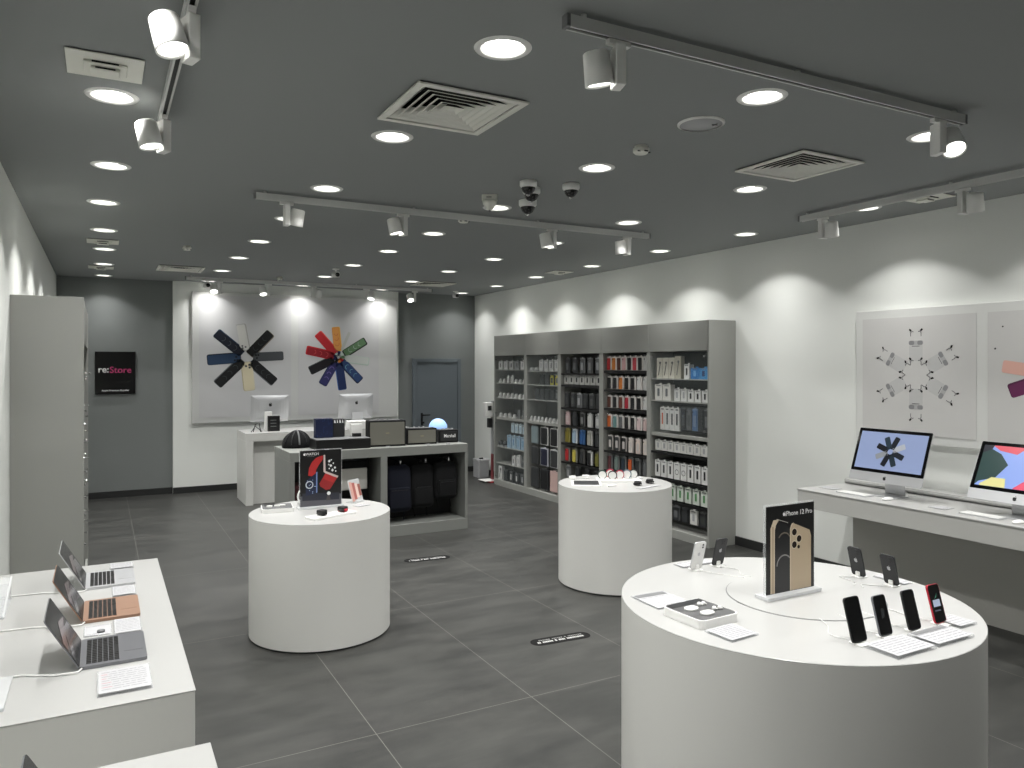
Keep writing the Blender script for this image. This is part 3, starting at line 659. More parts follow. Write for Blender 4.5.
# ------------------------------------------------------------------ phones on the big table
def phone(lab, x, y, rz, L_=.138, w_=.067, body=DARK, back=None, front=GLASSB, lean=15, content=None, group=None):
    t = thing('smartphone', lab, 'phone', (x, y, HB), rz, group)
    M = Matrix.Translation((0, 0, .007)) @ Matrix.Rotation(R(90 - lean), 4, 'X')
    b = MB(); b.T = Matrix(); b.prism(rr(w_, L_, .011, 0, L_ / 2), -.0035, .0035, back or body, side=body, smooth=True); bd = obj('body', b, t); bd.matrix_local = M
    b = MB(); b.keep = True; b.prism(rr(w_ - .004, L_ - .004, .010, 0, L_ / 2), .0036, .0042, front); obj('screen', b, bd)
    b = MB(); b.keep = True; b.T = Matrix.Rotation(R(180), 4, 'Y'); logo(b, .021, 0, L_ * .56, .0042, LGREY); b.prism(rr(.028, .028, .007, w_ / 2 - .019, L_ - .02), .0036, .005, back or body)
    for dx, dy in ((0, .006), (0, -.006)): b.prism(circ(.0048, w_ / 2 - .019 + dx, L_ - .02 + dy, 10), .005, .0062, BLACK)
    obj('camera_bump', b, bd)
    if content: 
        b = MB(); b.keep = True; content(b, w_, L_); obj('screen_picture', b, bd)
    return t
def stand(lab, x, y, rz, cable, z=HB):
    t = thing('phone_stand', lab, 'phone stand', (x, y, z), rz, 'white charging stands under the phones')
    b = MB(); b.prism(rr(.050, .056, .008), .0005, .0048, WHITE); b.box(-.010, .010, .004, .014, .0048, .026, WHITE, .003); obj('foot', b, t)
    c_, s_ = math.cos(-rz), math.sin(-rz)
    pts = [((px - x) * c_ - (py - y) * s_, (px - x) * s_ + (py - y) * c_, .0034 + (.0 if k else .002)) for k, (px, py) in enumerate(cable)]
    # smooth the cable
    P = [Vector(p) for p in pts]; out = []
    for i in range(len(P) - 1):
        p0 = P[max(i - 1, 0)]; p1 = P[i]; p2 = P[i + 1]; p3 = P[min(i + 2, len(P) - 1)]
        for k in range(6):
            u = k / 6; out.append(.5 * ((2 * p1) + (-p0 + p2) * u + (2 * p0 - 5 * p1 + 4 * p2 - p3) * u * u + (-p0 + 3 * p1 - 3 * p2 + p3) * u ** 3))
    out.append(P[-1]); b = MB(); b.tube(out, .0015, CABLE, 6); obj('cable', b, t)
def wp_faint(b, w_, L_): b.flat([(-.01, .055), (.008, .06), (.012, .085), (-.002, .09)], .0046, tint((50, 52, 54), .2))
def wp_card(b, w_, L_):
    b.flat([(-w_ * .33, L_ * .42), (w_ * .28, L_ * .42), (w_ * .28, L_ * .60), (-w_ * .33, L_ * .60)], .0046, emat((150, 160, 178), .5))
    b.flat([(-.01, L_ * .62), (.004, L_ * .66), (.010, L_ * .78), (.002, L_ * .70)], .0046, emat((60, 110, 90), .4)); b.flat([(-.02, L_ * .30), (.012, L_ * .30), (.012, L_ * .34), (-.02, L_ * .34)], .0046, emat((80, 84, 96), .3))
RED = mat('red_aluminium', (196, 44, 62), .35, .2)
RP = [(2.232, 1.664, .146, .073, BLACK, 'large black phone on stand, leftmost of the four facing the front'), (2.366, 1.661, .134, .066, SGREY, 'dark-screened phone with grey edge on stand, second of the four in front'),
      (2.508, 1.650, .134, .066, DARK, 'black phone on stand beside the red phone'), (2.655, 1.650, .134, .066, RED, 'red-edged phone on stand with lit notice on its screen')]
for k, (x, y, l_, w_, m_, lab) in enumerate(RP):
    phone(lab, x, y, 0, l_, w_, m_, content=wp_card if k == 3 else (wp_faint if k == 1 else None), group='phones on the large round table')
    stand('white charging stand under the ' + ['leftmost front phone', 'second front phone', 'third front phone', 'red front phone'][k], x, y, 0, [(x, y + .03), (x - .02, y + .10), (2.28 + .12 * k, 1.83), (2.32 + .10 * k, 1.90)])
CW = mat('white_phone_back', (222, 222, 220), .25)
BP = [(2.385, 2.628, CW, 180, 'white phone seen from behind at the far rim of the table'), (2.520, 2.632, DARK, 180, 'black phone seen from behind, next to the white phone'),
      (2.940, 2.195, DARK, 90, 'black phone seen from behind at far right, farther of two'), (2.945, 2.040, DARK, 90, 'black phone seen from behind at far right, nearer of two')]
for k, (x, y, m_, rz, lab) in enumerate(BP):
    phone(lab, x, y, R(rz), .132, .067, m_ if m_ is DARK else ALU, back=m_, group='phones on the large round table')
    if rz == 180: cb = [(x, y - .03), (x + .03, y - .10), (2.45 + .05 * (k), 2.46), (2.48 + .04 * k, 2.42)]
    else: cb = [(x - .03, y), (x - .08, y + .04), (2.84, 2.20 - .03 * k), (2.80, 2.22 - .05 * k)]
    stand('white charging stand under the ' + ['white rear phone', 'black phone by the white phone', 'farther right black phone', 'nearer right black phone'][k], x, y, R(rz), cb)
slab_card('wide clear price card in front of the left pair of front phones', 2.315, 1.575, HB, .20, .125, 0, .012, lines=7)
slab_card('wide clear price card in front of the right pair of front phones', 2.53, 1.572, HB, .20, .115, 0, .012, lines=6, dark=True)
slab_card('small clear price card behind the right front phones at rim', 2.72, 1.635, HB, .10, .10, 0, .010, lines=5)
slab_card('clear price card with grey header at left rim of large table', 1.950, 2.348, HB, .165, .18, R(-2), .006, lines=5, dark=True)
slab_card('clear price card in front of the earbud display box', 1.925, 1.940, HB, .135, .125, R(4), .008, lines=8)
slab_card('clear price card behind the white phone on the far table rim', 2.45, 2.705, HB, .20, .07, 0, .006, lines=3)
slab_card('clear price card behind the two right black phones', 3.02, 2.09, HB, .06, .15, 0, .006, lines=3)
# earbud display tray
t = thing('earbud_display_box', 'white box with grey top holding two earbud cases, left on large table', 'display box', (1.945, 2.118, HB), R(3))
b = MB(); b.prism(rr(.19, .205, .022), .0005, .032, WHITE); obj('box', b, t)
b = MB(); b.prism(rr(.18, .195, .02), .032, .0335, mat('brushed_grey_top', (120, 120, 121), .3, .5)); tp = obj('top_plate', b, t)
b = MB(); b.prism([(-.086, .055), (.086, .055), (.086, .093), (-.086, .093)], .0336, .0342, DARK); obj('dark_band', b, t)
for k, (px, py) in enumerate(((-.035, .01), (-.02, -.055))):
    b = MB(); b.prism(rr(.052, .036, .014), .0336, .042, WHITE, smooth=True); obj('charging_case', b, t, (px, py, 0))
for k, (px, py) in enumerate(((.025, .03), (.045, .028), (.035, -.035), (.058, -.04))):
    b = MB(); b.lathe([(.007, .034), (.009, .040), (.006, .046), (0, .048)], WHITE, 10); b.tube([(0, 0, .040), (.012, -.006, .036)], .003, WHITE, 6); obj('earbud', b, t, (px, py, 0))
# tall acrylic sign with phone poster
def sign_board(name_lab, x, y, z, w_, h_, draw, rz=0):
    t = thing('acrylic_sign', name_lab, 'sign', (x, y, z), rz)
    b = MB(); b.box(-w_ / 2 - .018, w_ / 2 + .012, -.037, .037, .0005, .014, ACRF, .002); obj('base', b, t)
    b = MB(); b.box(-w_ / 2 - .006, w_ / 2 + .006, -.005, .005, .0142, h_ + .006, ACR, .001, 1); obj('acrylic_sleeve', b, t)
    b = MB(); b.keep = True; b.box(-w_ / 2, w_ / 2, -.0075, -.0055, .016, h_, BLACK)
    b.T = MFRONT((0, -.0078, 0)); draw(b, w_, h_); o = obj('poster', b, t); return t, o
def d_pro(b, w_, h_):
    z = .0006; Gd = tint((184, 166, 140), .4); Ge = tint((208, 194, 170), .4)
    g = lambda pts, z_, m_: b.flat([(-w_ / 2 + u * w_, v * h_) for u, v in pts], z_, m_)
    g([(.08, .05), (.17, .05), (.17, .74), (.20, .80), (.26, .85), (.14, .85), (.08, .76)], z, Ge); g([(.105, .05), (.15, .05), (.15, .78), (.105, .78)], z + .0004, Gd)
    g([(.17, .05), (.48, .05), (.48, .72), (.40, .79), (.26, .84), (.19, .79), (.17, .72)], z + .0003, tint((28, 29, 31), .3))
    g([(.48, .05), (.93, .05), (.93, .62), (.90, .69), (.55, .79), (.50, .77), (.48, .72)], z + .0005, Gd)
    g([(.48, .05), (.50, .05), (.50, .75), (.56, .795), (.52, .79), (.48, .74)], z + .0009, Ge)
    for u, v in ((.57, .69), (.67, .61), (.57, .55)): b.flat(circ(w_ * .062, -w_ / 2 + u * w_, v * h_, 18), z + .0010, Ge); b.flat(circ(w_ * .05, -w_ / 2 + u * w_, v * h_, 18), z + .0014, tint((46, 38, 36), .2))
    for u, v in ((.66, .52),): b.flat(circ(w_ * .028, -w_ / 2 + u * w_, v * h_, 12), z + .0014, tint((46, 38, 36), .2))
    arc_strip(b, w_ * .12, w_ * .02, 30, 150, -w_ / 2 + .36 * w_, h_ * .60, z + .001, tint((120, 112, 100), .4)); arc_strip(b, w_ * .14, w_ * .02, 40, 180, -w_ / 2 + .36 * w_, h_ * .34, z + .001, tint((140, 140, 138), .4))
    b.flat([(-w_ / 2 + .20 * w_, .855 * h_), (-w_ / 2 + .44 * w_, .80 * h_), (-w_ / 2 + .44 * w_, .806 * h_), (-w_ / 2 + .20 * w_, .862 * h_)], z + .001, tint((190, 186, 178), .4))
    logo(b, h_ * .048, -w_ * .5 + .355 * w_, h_ * .905, z + .001, SWP)
SWP = mat('white_print', (240, 240, 240), .6)
t, o = sign_board('tall acrylic sign with gold phone poster at centre of large table', 2.457, 2.157, HB + .0035, .275, .366, d_pro)
letters('lettering', 'iPhone 12 Pro', .0275, o, MFRONT((.046, -.0085, .322)), SWP, .0003, .0)
def d_watch(b, w_, h_):
    z = .0006; Rd = tint((176, 44, 44), .4)
    g = lambda pts, z_, m_: b.flat([(-w_ / 2 + u * w_, v * h_) for u, v in pts], z_, m_)
    g([(0, .02), (1, .02), (1, .22), (0, .22)], z, tint((86, 86, 92), .4)); g([(.05, .14), (.95, .12), (.95, .24), (.05, .27)], z + .0003, tint((40, 42, 54), .4))
    g([(.19, .57), (.21, .70), (.28, .80), (.38, .87), (.50, .90), (.55, .90), (.55, .84), (.44, .74), (.38, .66), (.37, .585), (.28, .555)], z + .0004, Rd)
    g([(.56, .62), (.56, .91), (.60, .915), (.61, .63), (.93, .53), (.90, .50), (.62, .585)], z + .0008, tint((206, 190, 186), .3))
    g([(.61, .63), (.60, .915), (.88, .87), (.93, .55)], z + .0006, tint((14, 14, 16), .3))
    g([(.60, .585), (.62, .59), (.90, .50), (.72, .31), (.62, .30), (.48, .37), (.46, .42)], z + .0007, tint((150, 36, 38), .4))
    g([(.60, .585), (.62, .59), (.88, .505), (.80, .42), (.66, .46), (.55, .50)], z + .0009, Rd)
    rnd = random.Random(3)
    for u, v, q in ((.70, .80, .035), (.75, .82, .02), (.69, .74, .02), (.74, .72, .035), (.80, .76, .02), (.84, .68, .03), (.78, .64, .035), (.70, .67, .02), (.86, .62, .02)): g([(u - q, v), (u, v + q * .8), (u + q, v), (u, v - q * .8)], z + .001, SWP)
    g([(.13, .22), (.40, .26), (.40, .62), (.13, .48)], z + .0005, tint((26, 36, 64), .3)); g([(.38, .26), (.41, .27), (.41, .63), (.38, .62)], z + .0009, tint((120, 140, 190), .3))
    arc_strip(b, w_ * .07, w_ * .025, 0, 360, -w_ / 2 + .22 * w_, .41 * h_, z + .001, tint((200, 206, 214), .4), 18)
    for k in range(9): u, v = .16 + rnd.random() * .2, .24 + rnd.random() * .28; g([(u, v), (u + .02, v), (u + .02, v + .012), (u, v + .012)], z + .001, tint((170, 190, 220), .4))
    b.flat(circ(w_ * .045, w_ * .19, h_ * .24, 12), z + .001, SWP); g([(.62, .12), (.74, .12), (.70, .22), (.66, .22)], z + .0006, tint((70, 66, 66), .3))
    logo(b, h_ * .050, -w_ * .40, h_ * .938, z + .001, SWP); [g([(.17 + .045 * q, .895), (.20 + .045 * q, .895), (.20 + .045 * q, .905), (.17 + .045 * q, .905)], z + .001, GREY) for q in range(4)]
t, o = sign_board('black watch poster in acrylic sign on left drum table', 1.317, 5.15, .785, .280, .392, d_watch)
letters('lettering', 'WATCH', .024, o, MFRONT((-.060, -.0085, .360)), SWP, .0003, .0002)

# left drum table items
HL = .785
t = thing('earbud_display_box', 'white box with dark top and earbuds at left of the left drum table', 'display box', (1.035, 5.19, HL), R(-8))
b = MB(); b.prism(rr(.20, .19, .02), .0005, .026, WHITE); obj('box', b, t)
b = MB(); b.prism(rr(.19, .18, .018), .0262, .0275, tint((92, 93, 94), .5)); b.prism([(-.08, .02), (.05, .02), (.05, .08), (-.08, .08)], .0276, .0285, BLACK); obj('top_plate', b, t)
for px, py in ((-.05, -.02), (0, -.01), (.035, .0)):
    b = MB(); b.prism(rr(.038, .026, .01), .0276, .036, WHITE); obj('charging_case', b, t, (px, py, 0))
def watch(parent_lab, x, y, z, strap, rz, cat='watch'):
    t = thing('smartwatch', parent_lab, 'watch', (x, y, z), rz, 'smartwatches lying on display trays')
    b = MB(); b.box(-.026, .026, -.026, .026, .008, .036, BLACK, .008, 3, True); obj('case', b, t)
    b = MB()
    for sx in (-1, 1):
        P = [(0, sx * .018, .024), (0, sx * .030, .020), (0, sx * .034, .010), (0, sx * .024, .003), (0, sx * .004, .0022)]
        for p0, p1 in zip(P, P[1:]):
            q = [b.v((-.015, p0[1], p0[2])), b.v((.015, p0[1], p0[2])), b.v((.015, p1[1], p1[2])), b.v((-.015, p1[1], p1[2]))]; b.face(q, strap)
            q = [b.v((-.015, p0[1] * .9, p0[2] - .002)), b.v((.015, p0[1] * .9, p0[2] - .002)), b.v((.015, p1[1] * .9, p1[2] + .002)), b.v((-.015, p1[1] * .9, p1[2] + .002))]; b.face(q[::-1], strap)
    obj('strap', b, t)
t = thing('watch_tray', 'white rectangular tray under two watches on left drum table', 'tray', (1.30, 4.82, HL), R(22))
b = MB(); b.prism(rr(.33, .11, .006), .0005, .014, WHITE); obj('tray', b, t)
watch('black smartwatch on the white tray of left drum table', 1.235, 4.80, HL + .0145, SOFTB, R(30))
watch('smartwatch with red and black strap on the white tray of left drum table', 1.385, 4.855, HL + .0145, RED, R(30))
t = thing('photo_stand', 'small leaning acrylic stand with pink picture on left drum table', 'sign', (1.60, 5.22, HL), R(38))
b = MB(); b.T = Matrix.Rotation(R(-16), 4, 'X'); b.box(-.065, .065, -.002, .002, .006, .165, ACRF, .001, 1); 
for k, c_ in enumerate(((206, 160, 150), (170, 96, 90), (226, 200, 190), (150, 90, 80))): b.box(-.06 + .03 * k, -.06 + .03 * (k + 1), -.0035, -.0022, .012 + .01 * k, .15 - .008 * k, tint(c_, .5))
obj('panel', b, t)
b = MB(); b.box(-.06, .06, -.02, .06, .0005, .005, ACR); obj('base', b, t)
slab_card('clear price card at the right rim of left drum table', 1.58, 5.08, HL, .10, .07, R(20), .004, lines=3)
t = thing('headphones', 'white headphone arc behind the watch poster on left drum table', 'headphones', (1.24, 5.30, HL), R(20))
b = MB(); b.tube([(.05 * math.cos(R(a)), 0, .012 + .05 + .05 * math.sin(R(a))) for a in range(-60, 241, 20)], .006, WHITE); obj('headband', b, t)
b = MB(); b.T = Matrix.Translation((-.028, 0, .02)) @ Matrix.Rotation(R(90), 4, 'X'); b.lathe([(.018, -.014), (.018, .014)], WHITE, 14); obj('ear_cup', b, t)
b = MB(); b.T = Matrix.Translation((.028, 0, .02)) @ Matrix.Rotation(R(90), 4, 'X'); b.lathe([(.018, -.014), (.018, .014)], WHITE, 14); obj('ear_cup', b, t)

# middle drum table items
HM = .793
t = thing('tablet', 'tablet with dark screen lying on left part of middle drum table', 'tablet', (3.47, 5.11, HM), R(-32))
b = MB(); b.prism(rr(.24, .30, .012), .0005, .007, WHITE); obj('body', b, t)
b = MB(); b.prism(rr(.205, .235, .004), .0071, .0078, tint((44, 46, 48), .4)); obj('screen', b, t)
b = MB(); b.prism(rr(.09, .02, .008), .0005, .012, WHITE); tag(obj('stylus_dock', b, None, (3.56, 4.88, HM), (0, 0, R(10))), 'small white dock in front of the tablet on middle drum table', 'dock')
for k, (x, y, lab) in enumerate(((3.50, 5.36, 'small white earbud case behind the tablet, left one'), (3.62, 5.34, 'small white earbud case behind the tablet, right one'))):
    t = thing('earbud_case', lab, 'earbud case', (x, y, HM), 0, 'earbud cases on the middle drum table')
    b = MB(); b.prism(rr(.055, .045, .014), .0005, .018, WHITE, smooth=True); obj('case_bottom', b, t)
    b = MB(); b.prism(rr(.055, .045, .014), .0185, .028, WHITE, smooth=True); obj('lid', b, t)
t = thing('watch_tray', 'white tray holding watch bands on middle drum table', 'tray', (3.80, 5.12, HM), R(-28))
b = MB(); b.prism(rr(.36, .20, .008), .0005, .012, WHITE); obj('tray', b, t)
bandc = [((20, 60, 52), 'dark green'), ((196, 60, 84), 'pink'), ((28, 28, 30), 'charcoal'), ((170, 52, 70), 'dark pink'), ((90, 116, 130), 'blue-grey'), ((24, 26, 28), 'black')]
Mt = Matrix.Translation((3.80, 5.12, HM)) @ Matrix.Rotation(R(-28), 4, 'Z')
for k, (c_, nm) in enumerate(bandc):
    px, py = [(-.135, -.01), (-.06, .06), (-.055, -.045), (.01, -.01), (.075, .02), (.135, .045)][k]
    p = Mt @ Vector((px, py, .0125))
    t = thing('watch_band', 'curved %s watch band standing on the white tray of middle drum table' % nm, 'watch band', p, R(-38), 'watch bands on the middle drum table')
    b = MB(); n = 12
    for i in range(n):
        a0, a1 = R(-60 + 300 * i / n), R(-60 + 300 * (i + 1) / n); f = lambda a, r_: (1.45 * r_ * math.cos(a), 1.45 * r_ * math.sin(a) + .038)
        for (rA, rB, mm_) in ((.026, .024, None),):
            A = [f(a0, .026), f(a1, .026), f(a1, .022), f(a0, .022)]
            b.T = Matrix.Rotation(R(90), 4, 'X'); b.prism(A, -.013, .013, tint(c_))
    obj('strap', b, t)
    b = MB(); b.T = Matrix.Translation((0, 0, .037)) @ Matrix.Rotation(R(90), 4, 'X'); b.lathe([(.031, -.011), (.031, .011)], WHITE, 18); obj('holder', b, t)
watch('black smartwatch on right half of the middle drum table, nearer one', 3.775, 4.83, HM, SOFTB, R(40))
watch('black smartwatch near right rim of the middle drum table', 3.93, 4.87, HM, SOFTB, R(40))
slab_card('clear price card at the back right of middle drum table', 3.99, 5.18, HM, .16, .13, R(-28), .005, lines=3)
slab_card('narrow clear card at the front of middle drum table', 3.80, 4.72, HM, .26, .05, R(14), .004, lines=2)

# ------------------------------------------------------------------ white service counter and its computers
t = thing('service_counter', 'white service counter below the back wall posters with open knee space', 'counter', (2.7, 10.3, 0))
b = MB(); b.box(-1.11, 1.05, -.43, .27, .80, .895, CTRS, .003); obj('top_slab', b, t)
b = MB(); b.box(-1.11, 1.05, -.43, .27, .8952, .902, CTR, .001); obj('worktop', b, t)
b = MB(); b.box(-1.11, -1.02, -.43, .27, 0, .80, CTRS, .003); obj('side_leg', b, t)
b = MB(); b.box(.96, 1.05, -.43, .27, 0, .80, CTRS, .003); obj('side_leg', b, t)
b = MB(); b.box(-1.02, .96, -.33, -.30, 0, .80, CTRS); obj('modesty_panel', b, t)
desktop('silver desktop computer seen from behind, left on the service counter', (1.99, 10.40, .9025), R(180), .49, .36, blank, 8, .17)
desktop('silver desktop computer seen from behind, right on the service counter', (3.17, 10.40, .9025), R(180), .49, .36, blank, 8, .17)
def box_thing(name, lab, cat, x, y, z, w_, d_, h_, m_, rz=0, group=None, bev=.003, extra=None):
    t = thing(name, lab, cat, (x, y, z), rz, group)
    b = MB(); b.box(-w_ / 2, w_ / 2, -d_ / 2, d_ / 2, .0008, h_, m_, bev); o = obj('body', b, t)
    if extra: b = MB(); b.keep = True; b.T = MFRONT((0, -d_ / 2 - .0006, 0)); extra(b, w_, h_); obj('front_print', b, o)
    return t
def x_card(b, w_, h_):
    for k in range(3): b.flat([(-w_ * .3, h_ * (.3 + .2 * k)), (w_ * .2, h_ * (.3 + .2 * k)), (w_ * .2, h_ * (.34 + .2 * k)), (-w_ * .3, h_ * (.34 + .2 * k))], .0004, GREY)
box_thing('card_terminal', 'black upright notice holder in front of the left rear computer', 'sign holder', 1.975, 10.12, .9025, .15, .05, .20, BLACK, 0, None, .004, x_card)
box_thing('paper_box', 'white box behind the black notice holder on the service counter', 'box', 1.92, 10.20, .9025, .09, .05, .25, WHITE)
box_thing('receipt_printer', 'white printer on the service counter beneath the right rear computer', 'printer', 3.04, 9.98, .9025, .26, .16, .11, WHITE, 0, None, .012)
b = MB(); b.tube([(1.72, 10.12, .905), (1.74, 10.08, 1.0), (1.78, 10.05, 1.02), (1.80, 10.05, .905)], .006, DARK); b.tube([(1.68, 10.05, .905), (1.73, 10.03, .98), (1.81, 10.0, .91)], .005, DARK); tag(obj('cable_bundle', b), 'tangled dark cables on the left end of the service counter', 'cable')

# ------------------------------------------------------------------ grey bag unit
UX0, UX1, UY0, UY1, UZ = 1.59, 3.47, 7.37, 8.10, .915
t = thing('bag_display_unit', 'grey two-bay display unit with hanging backpacks and speakers on top', 'display unit', (2.53, 7.735, 0))
ox, oy = 2.53, 7.735
b = MB(); b.box(UX0 - ox, UX1 - ox, UY0 - oy, UY1 - oy, .825, UZ, CABU, .002); obj('top', b, t)
b = MB(); b.box(UX0 - ox, UX1 - ox, UY0 - oy, UY1 - oy, 0, .115, CABU, .002); obj('base', b, t)
for xa, xb in ((UX0, UX0 + .045), (2.495, 2.565), (UX1 - .03, UX1)):
    b = MB(); b.box(xa - ox, xb - ox, UY0 - oy, UY1 - oy, .115, .825, CABU, .001); obj('side_panel', b, t)
b = MB(); b.box(UX0 + .045 - ox, UX1 - .03 - ox, .03, .05, .115, .825, CABK); obj('back_panel', b, t)
b = MB()
for x in (1.83, 2.24): b.tube([(x - ox, .03, .79), (x - ox, -.20, .79), (x - ox, -.22, .805)], .004, CHROME)
obj('hook_arm', b, t)
for x in (2.725, 3.005, 3.27):
    b = MB(); b.tube([(x - ox, .03, .755), (x - ox, -.30, .755), (x - ox, -.315, .775)], .006, CHROME); b.tube([(x - ox, -.31, .775), (x - ox, -.31, .735)], .011, CHROME); b.lathe([(.014, 0), (.014, .006)], CHROME, 12); obj('hook_arm', b, t)
def backpack(lab, x, y, ztop, w_, h_, m_, pocket):
    t = thing('backpack', lab, 'backpack', (x, y, ztop - h_), 0, 'backpacks hanging in the grey unit')
    b = MB(); b.box(-w_ / 2, w_ / 2, -.075, .075, 0, h_ * .93, m_, .055, 5, True)
    for q in b.bm.verts:
        f = max(0, (q.co.z - h_ * .6) / (h_ * .4)); q.co.x *= 1 - .22 * f * f; q.co.y *= 1 - .3 * f
    bd = obj('body', b, t)
    b = MB(); b.box(-w_ * .38, w_ * .38, -.10, -.06, h_ * .08, h_ * (.5 if pocket else .42), m_, .018, 3, True); obj('front_pocket', b, t)
    b = MB(); b.tube([(-.03, 0, h_ * .91), (-.025, 0, h_ * .97), (0, 0, h_ + .003), (.025, 0, h_ * .97), (.03, 0, h_ * .91)], .008, m_); obj('handle', b, t)
    for sx in (-1, 1):
        b = MB(); b.tube([(sx * .06, .06, h_ * .85), (sx * w_ * .42, .075, h_ * .6), (sx * w_ * .44, .06, h_ * .2), (sx * w_ * .30, .05, .02), (sx * w_ * .26, .0, -.09)], [.016, .018, .014, .007, .006], m_); obj('shoulder_strap', b, t)
    b = MB(); b.box(-w_ * .3, w_ * .3, -.102, -.099, h_ * .44, h_ * .455, DARK); obj('zip', b, t)
backpack('dark navy backpack hanging at left of the right bay in grey unit', 2.725, 7.53, .752, .30, .53, NAVY, 1)
backpack('black backpack hanging in the middle of the right bay in grey unit', 3.005, 7.56, .752, .27, .51, SOFTB, 0)
backpack('black backpack hanging at right of the right bay in grey unit', 3.27, 7.54, .752, .27, .44, SOFTB, 1)
t = thing('laptop_sleeve', 'pale grey laptop sleeve hanging in the left bay of grey unit', 'laptop sleeve', (2.24, 7.53, .40))
b = MB(); b.box(-.16, .16, -.02, .02, .09, .31, mat('pale_felt', (196, 194, 188), .9, bump=.3), .012, 3, True); obj('sleeve', b, t)
b = MB(); b.box(-.158, .158, -.022, .018, .31, .385, SOFTB, .008, 2); obj('black_top', b, t)
b = MB(); b.tube([(-.10, 0, .38), (-.06, 0, .392), (.06, 0, .392), (.10, 0, .38)], .006, DARK); obj('handle', b, t)
box_thing('laptop_bag', 'red and black bag standing at far left of the left bay', 'bag', 1.72, 7.62, .116, .13, .30, .46, tint((64, 26, 28), .8), 0, None, .02)
box_thing('laptop_bag', 'black bag on the floor of the left bay under the pale sleeve', 'bag', 2.24, 7.60, .116, .34, .22, .25, SOFTB, 0, None, .02)
# things on top of the unit
t = thing('helmet', 'black ribbed dome helmet at left on the grey unit', 'helmet', (1.765, 7.86, UZ))
b = MB(); b.T = Matrix.Diagonal((.152, .115, .175, 1)); b.lathe([(.96, .005)] + [(math.cos(R(a)), .12 + .85 * math.sin(R(a))) for a in range(0, 90, 10)] + [(0, .97)], SOFTB, 28); obj('shell', b, t)
for k in range(5):
    b = MB(); a = R(-60 + 30 * k); b.tube([(.150 * math.cos(q) * math.sin(a) * 1.03, -.117 * math.cos(q) * math.cos(a) * 1.03, .024 + .152 * math.sin(q)) for q in [R(x_) for x_ in range(5, 91, 12)]], .005 if k != 2 else .008, DARK if k != 2 else GREY); obj('strap', b, t)
t = thing('soundbar', 'long low black soundbar box on the grey unit', 'audio device', (2.12, 7.58, UZ))
b = MB(); b.box(-.262, .295, -.14, .14, .001, .105, BLACK, .008, 3); obj('body', b, t)
b = MB(); b.box(-.257, .29, -.135, .135, .1051, .1065, GREY); obj('top_plate', b, t)
def x_stars(b, w_, h_):
    rnd = random.Random(2)
    for k in range(26): u, v = (rnd.random() - .5) * w_ * .9, rnd.random() * h_ * .9 + .01; b.flat([(u, v), (u + .004, v), (u + .004, v + .004), (u, v + .004)], .0005, tint((60, 96, 160)))
box_thing('product_box', 'dark blue product box on the black soundbar', 'box', 1.985, 7.66, UZ + .1068, .175, .08, .195, mat('navy_card', (22, 32, 66), .4), 0, None, .002, x_stars)
def x_label(b, w_, h_):
    for u, l_ in ((-.05, .02), (-.02, .012), (.005, .02), (.035, .012)): b.flat([(u, h_ * .78), (u + l_, h_ * .78), (u + l_ * .6, h_ * .94), (u, h_ * .94)], .0005, SWP)
box_thing('product_box', 'dark box with white lettering right of the blue box on soundbar', 'box', 2.145, 7.70, UZ + .1068, .13, .08, .185, DARK, 0, None, .01, x_label)
box_thing('soundbar_puck', 'small black puck on the right part of the soundbar', 'speaker', 2.32, 7.62, UZ + .1068, .085, .05, .035, BLACK)
box_thing('white_product_box', 'white product box on soundbar between dark box and big speaker', 'box', 2.335, 7.695, UZ + .1068, .12, .06, .125, WHITE)
GRILL = mat('olive_grey_grille', (118, 117, 108), .9, bump=.8, bscale=500)
def speaker(lab, x0, x1, y, h_, d_, brand=False):
    t = thing('loudspeaker', lab, 'speaker', ((x0 + x1) / 2, y + d_ / 2, UZ), R(-6), 'loudspeakers on the grey unit'); w_ = x1 - x0
    b = MB(); b.box(-w_ / 2, w_ / 2, -d_ / 2, d_ / 2, .001, h_, SOFTB, .008, 3); obj('cabinet', b, t)
    b = MB(); b.box(-w_ / 2 + .014, w_ / 2 - .014, -d_ / 2 - .004, -d_ / 2 - .0003, .018, h_ - .018, DARK if brand else GRILL, .002); g = obj('grille', b, t)
    b = MB(); b.box(-w_ / 2 + .03, w_ / 2 - .05, -d_ * .2, d_ * .2, h_ + .0001, h_ + .003, GREY)
    for k in range(3): b.lathe([(.009, h_ + .003), (.009, h_ + .014)], LGREY, 12, -w_ * .2 + k * .05, 0)
    obj('control_plate', b, t)
    if brand: letters('lettering', 'Marshall', .05, g, MFRONT((0.012, -d_ / 2 - .0045, h_ * .42)) , SWP, .0003, .0006, wide=.8)
    else:
        b = MB(); b.box(-.018, .018, -d_ / 2 - .006, -d_ / 2 - .0042, h_ * .5, h_ * .5 + .008, tint((150, 140, 110))); obj('badge', b, g)
speaker('largest black speaker with olive grille on the grey unit', 2.425, 2.815, 7.50, .27, .17)
speaker('medium black speaker with olive grille, between the other two', 2.845, 3.175, 7.52, .172, .14)
speaker('smallest black speaker with white script lettering on grey unit', 3.225, 3.445, 7.56, .14, .11, True)
t = thing('dome_lamp', 'glowing pale blue half-dome lamp behind the smallest speaker', 'lamp', (3.36, 7.93, UZ))
b = MB(); b.lathe([(.05, .0005), (.05, .03), (.03, .04), (.03, .13)], WHITE, 24); obj('foot', b, t)
b = MB(); b.lathe([(.1, .13)] + [(.105 * math.cos(R(a)), .135 + .105 * math.sin(R(a))) for a in range(0, 90, 10)] + [(0, .24)], mat('blue_glow_shade', (150, 185, 235), .4, emit=.75), 32); obj('shade', b, t)
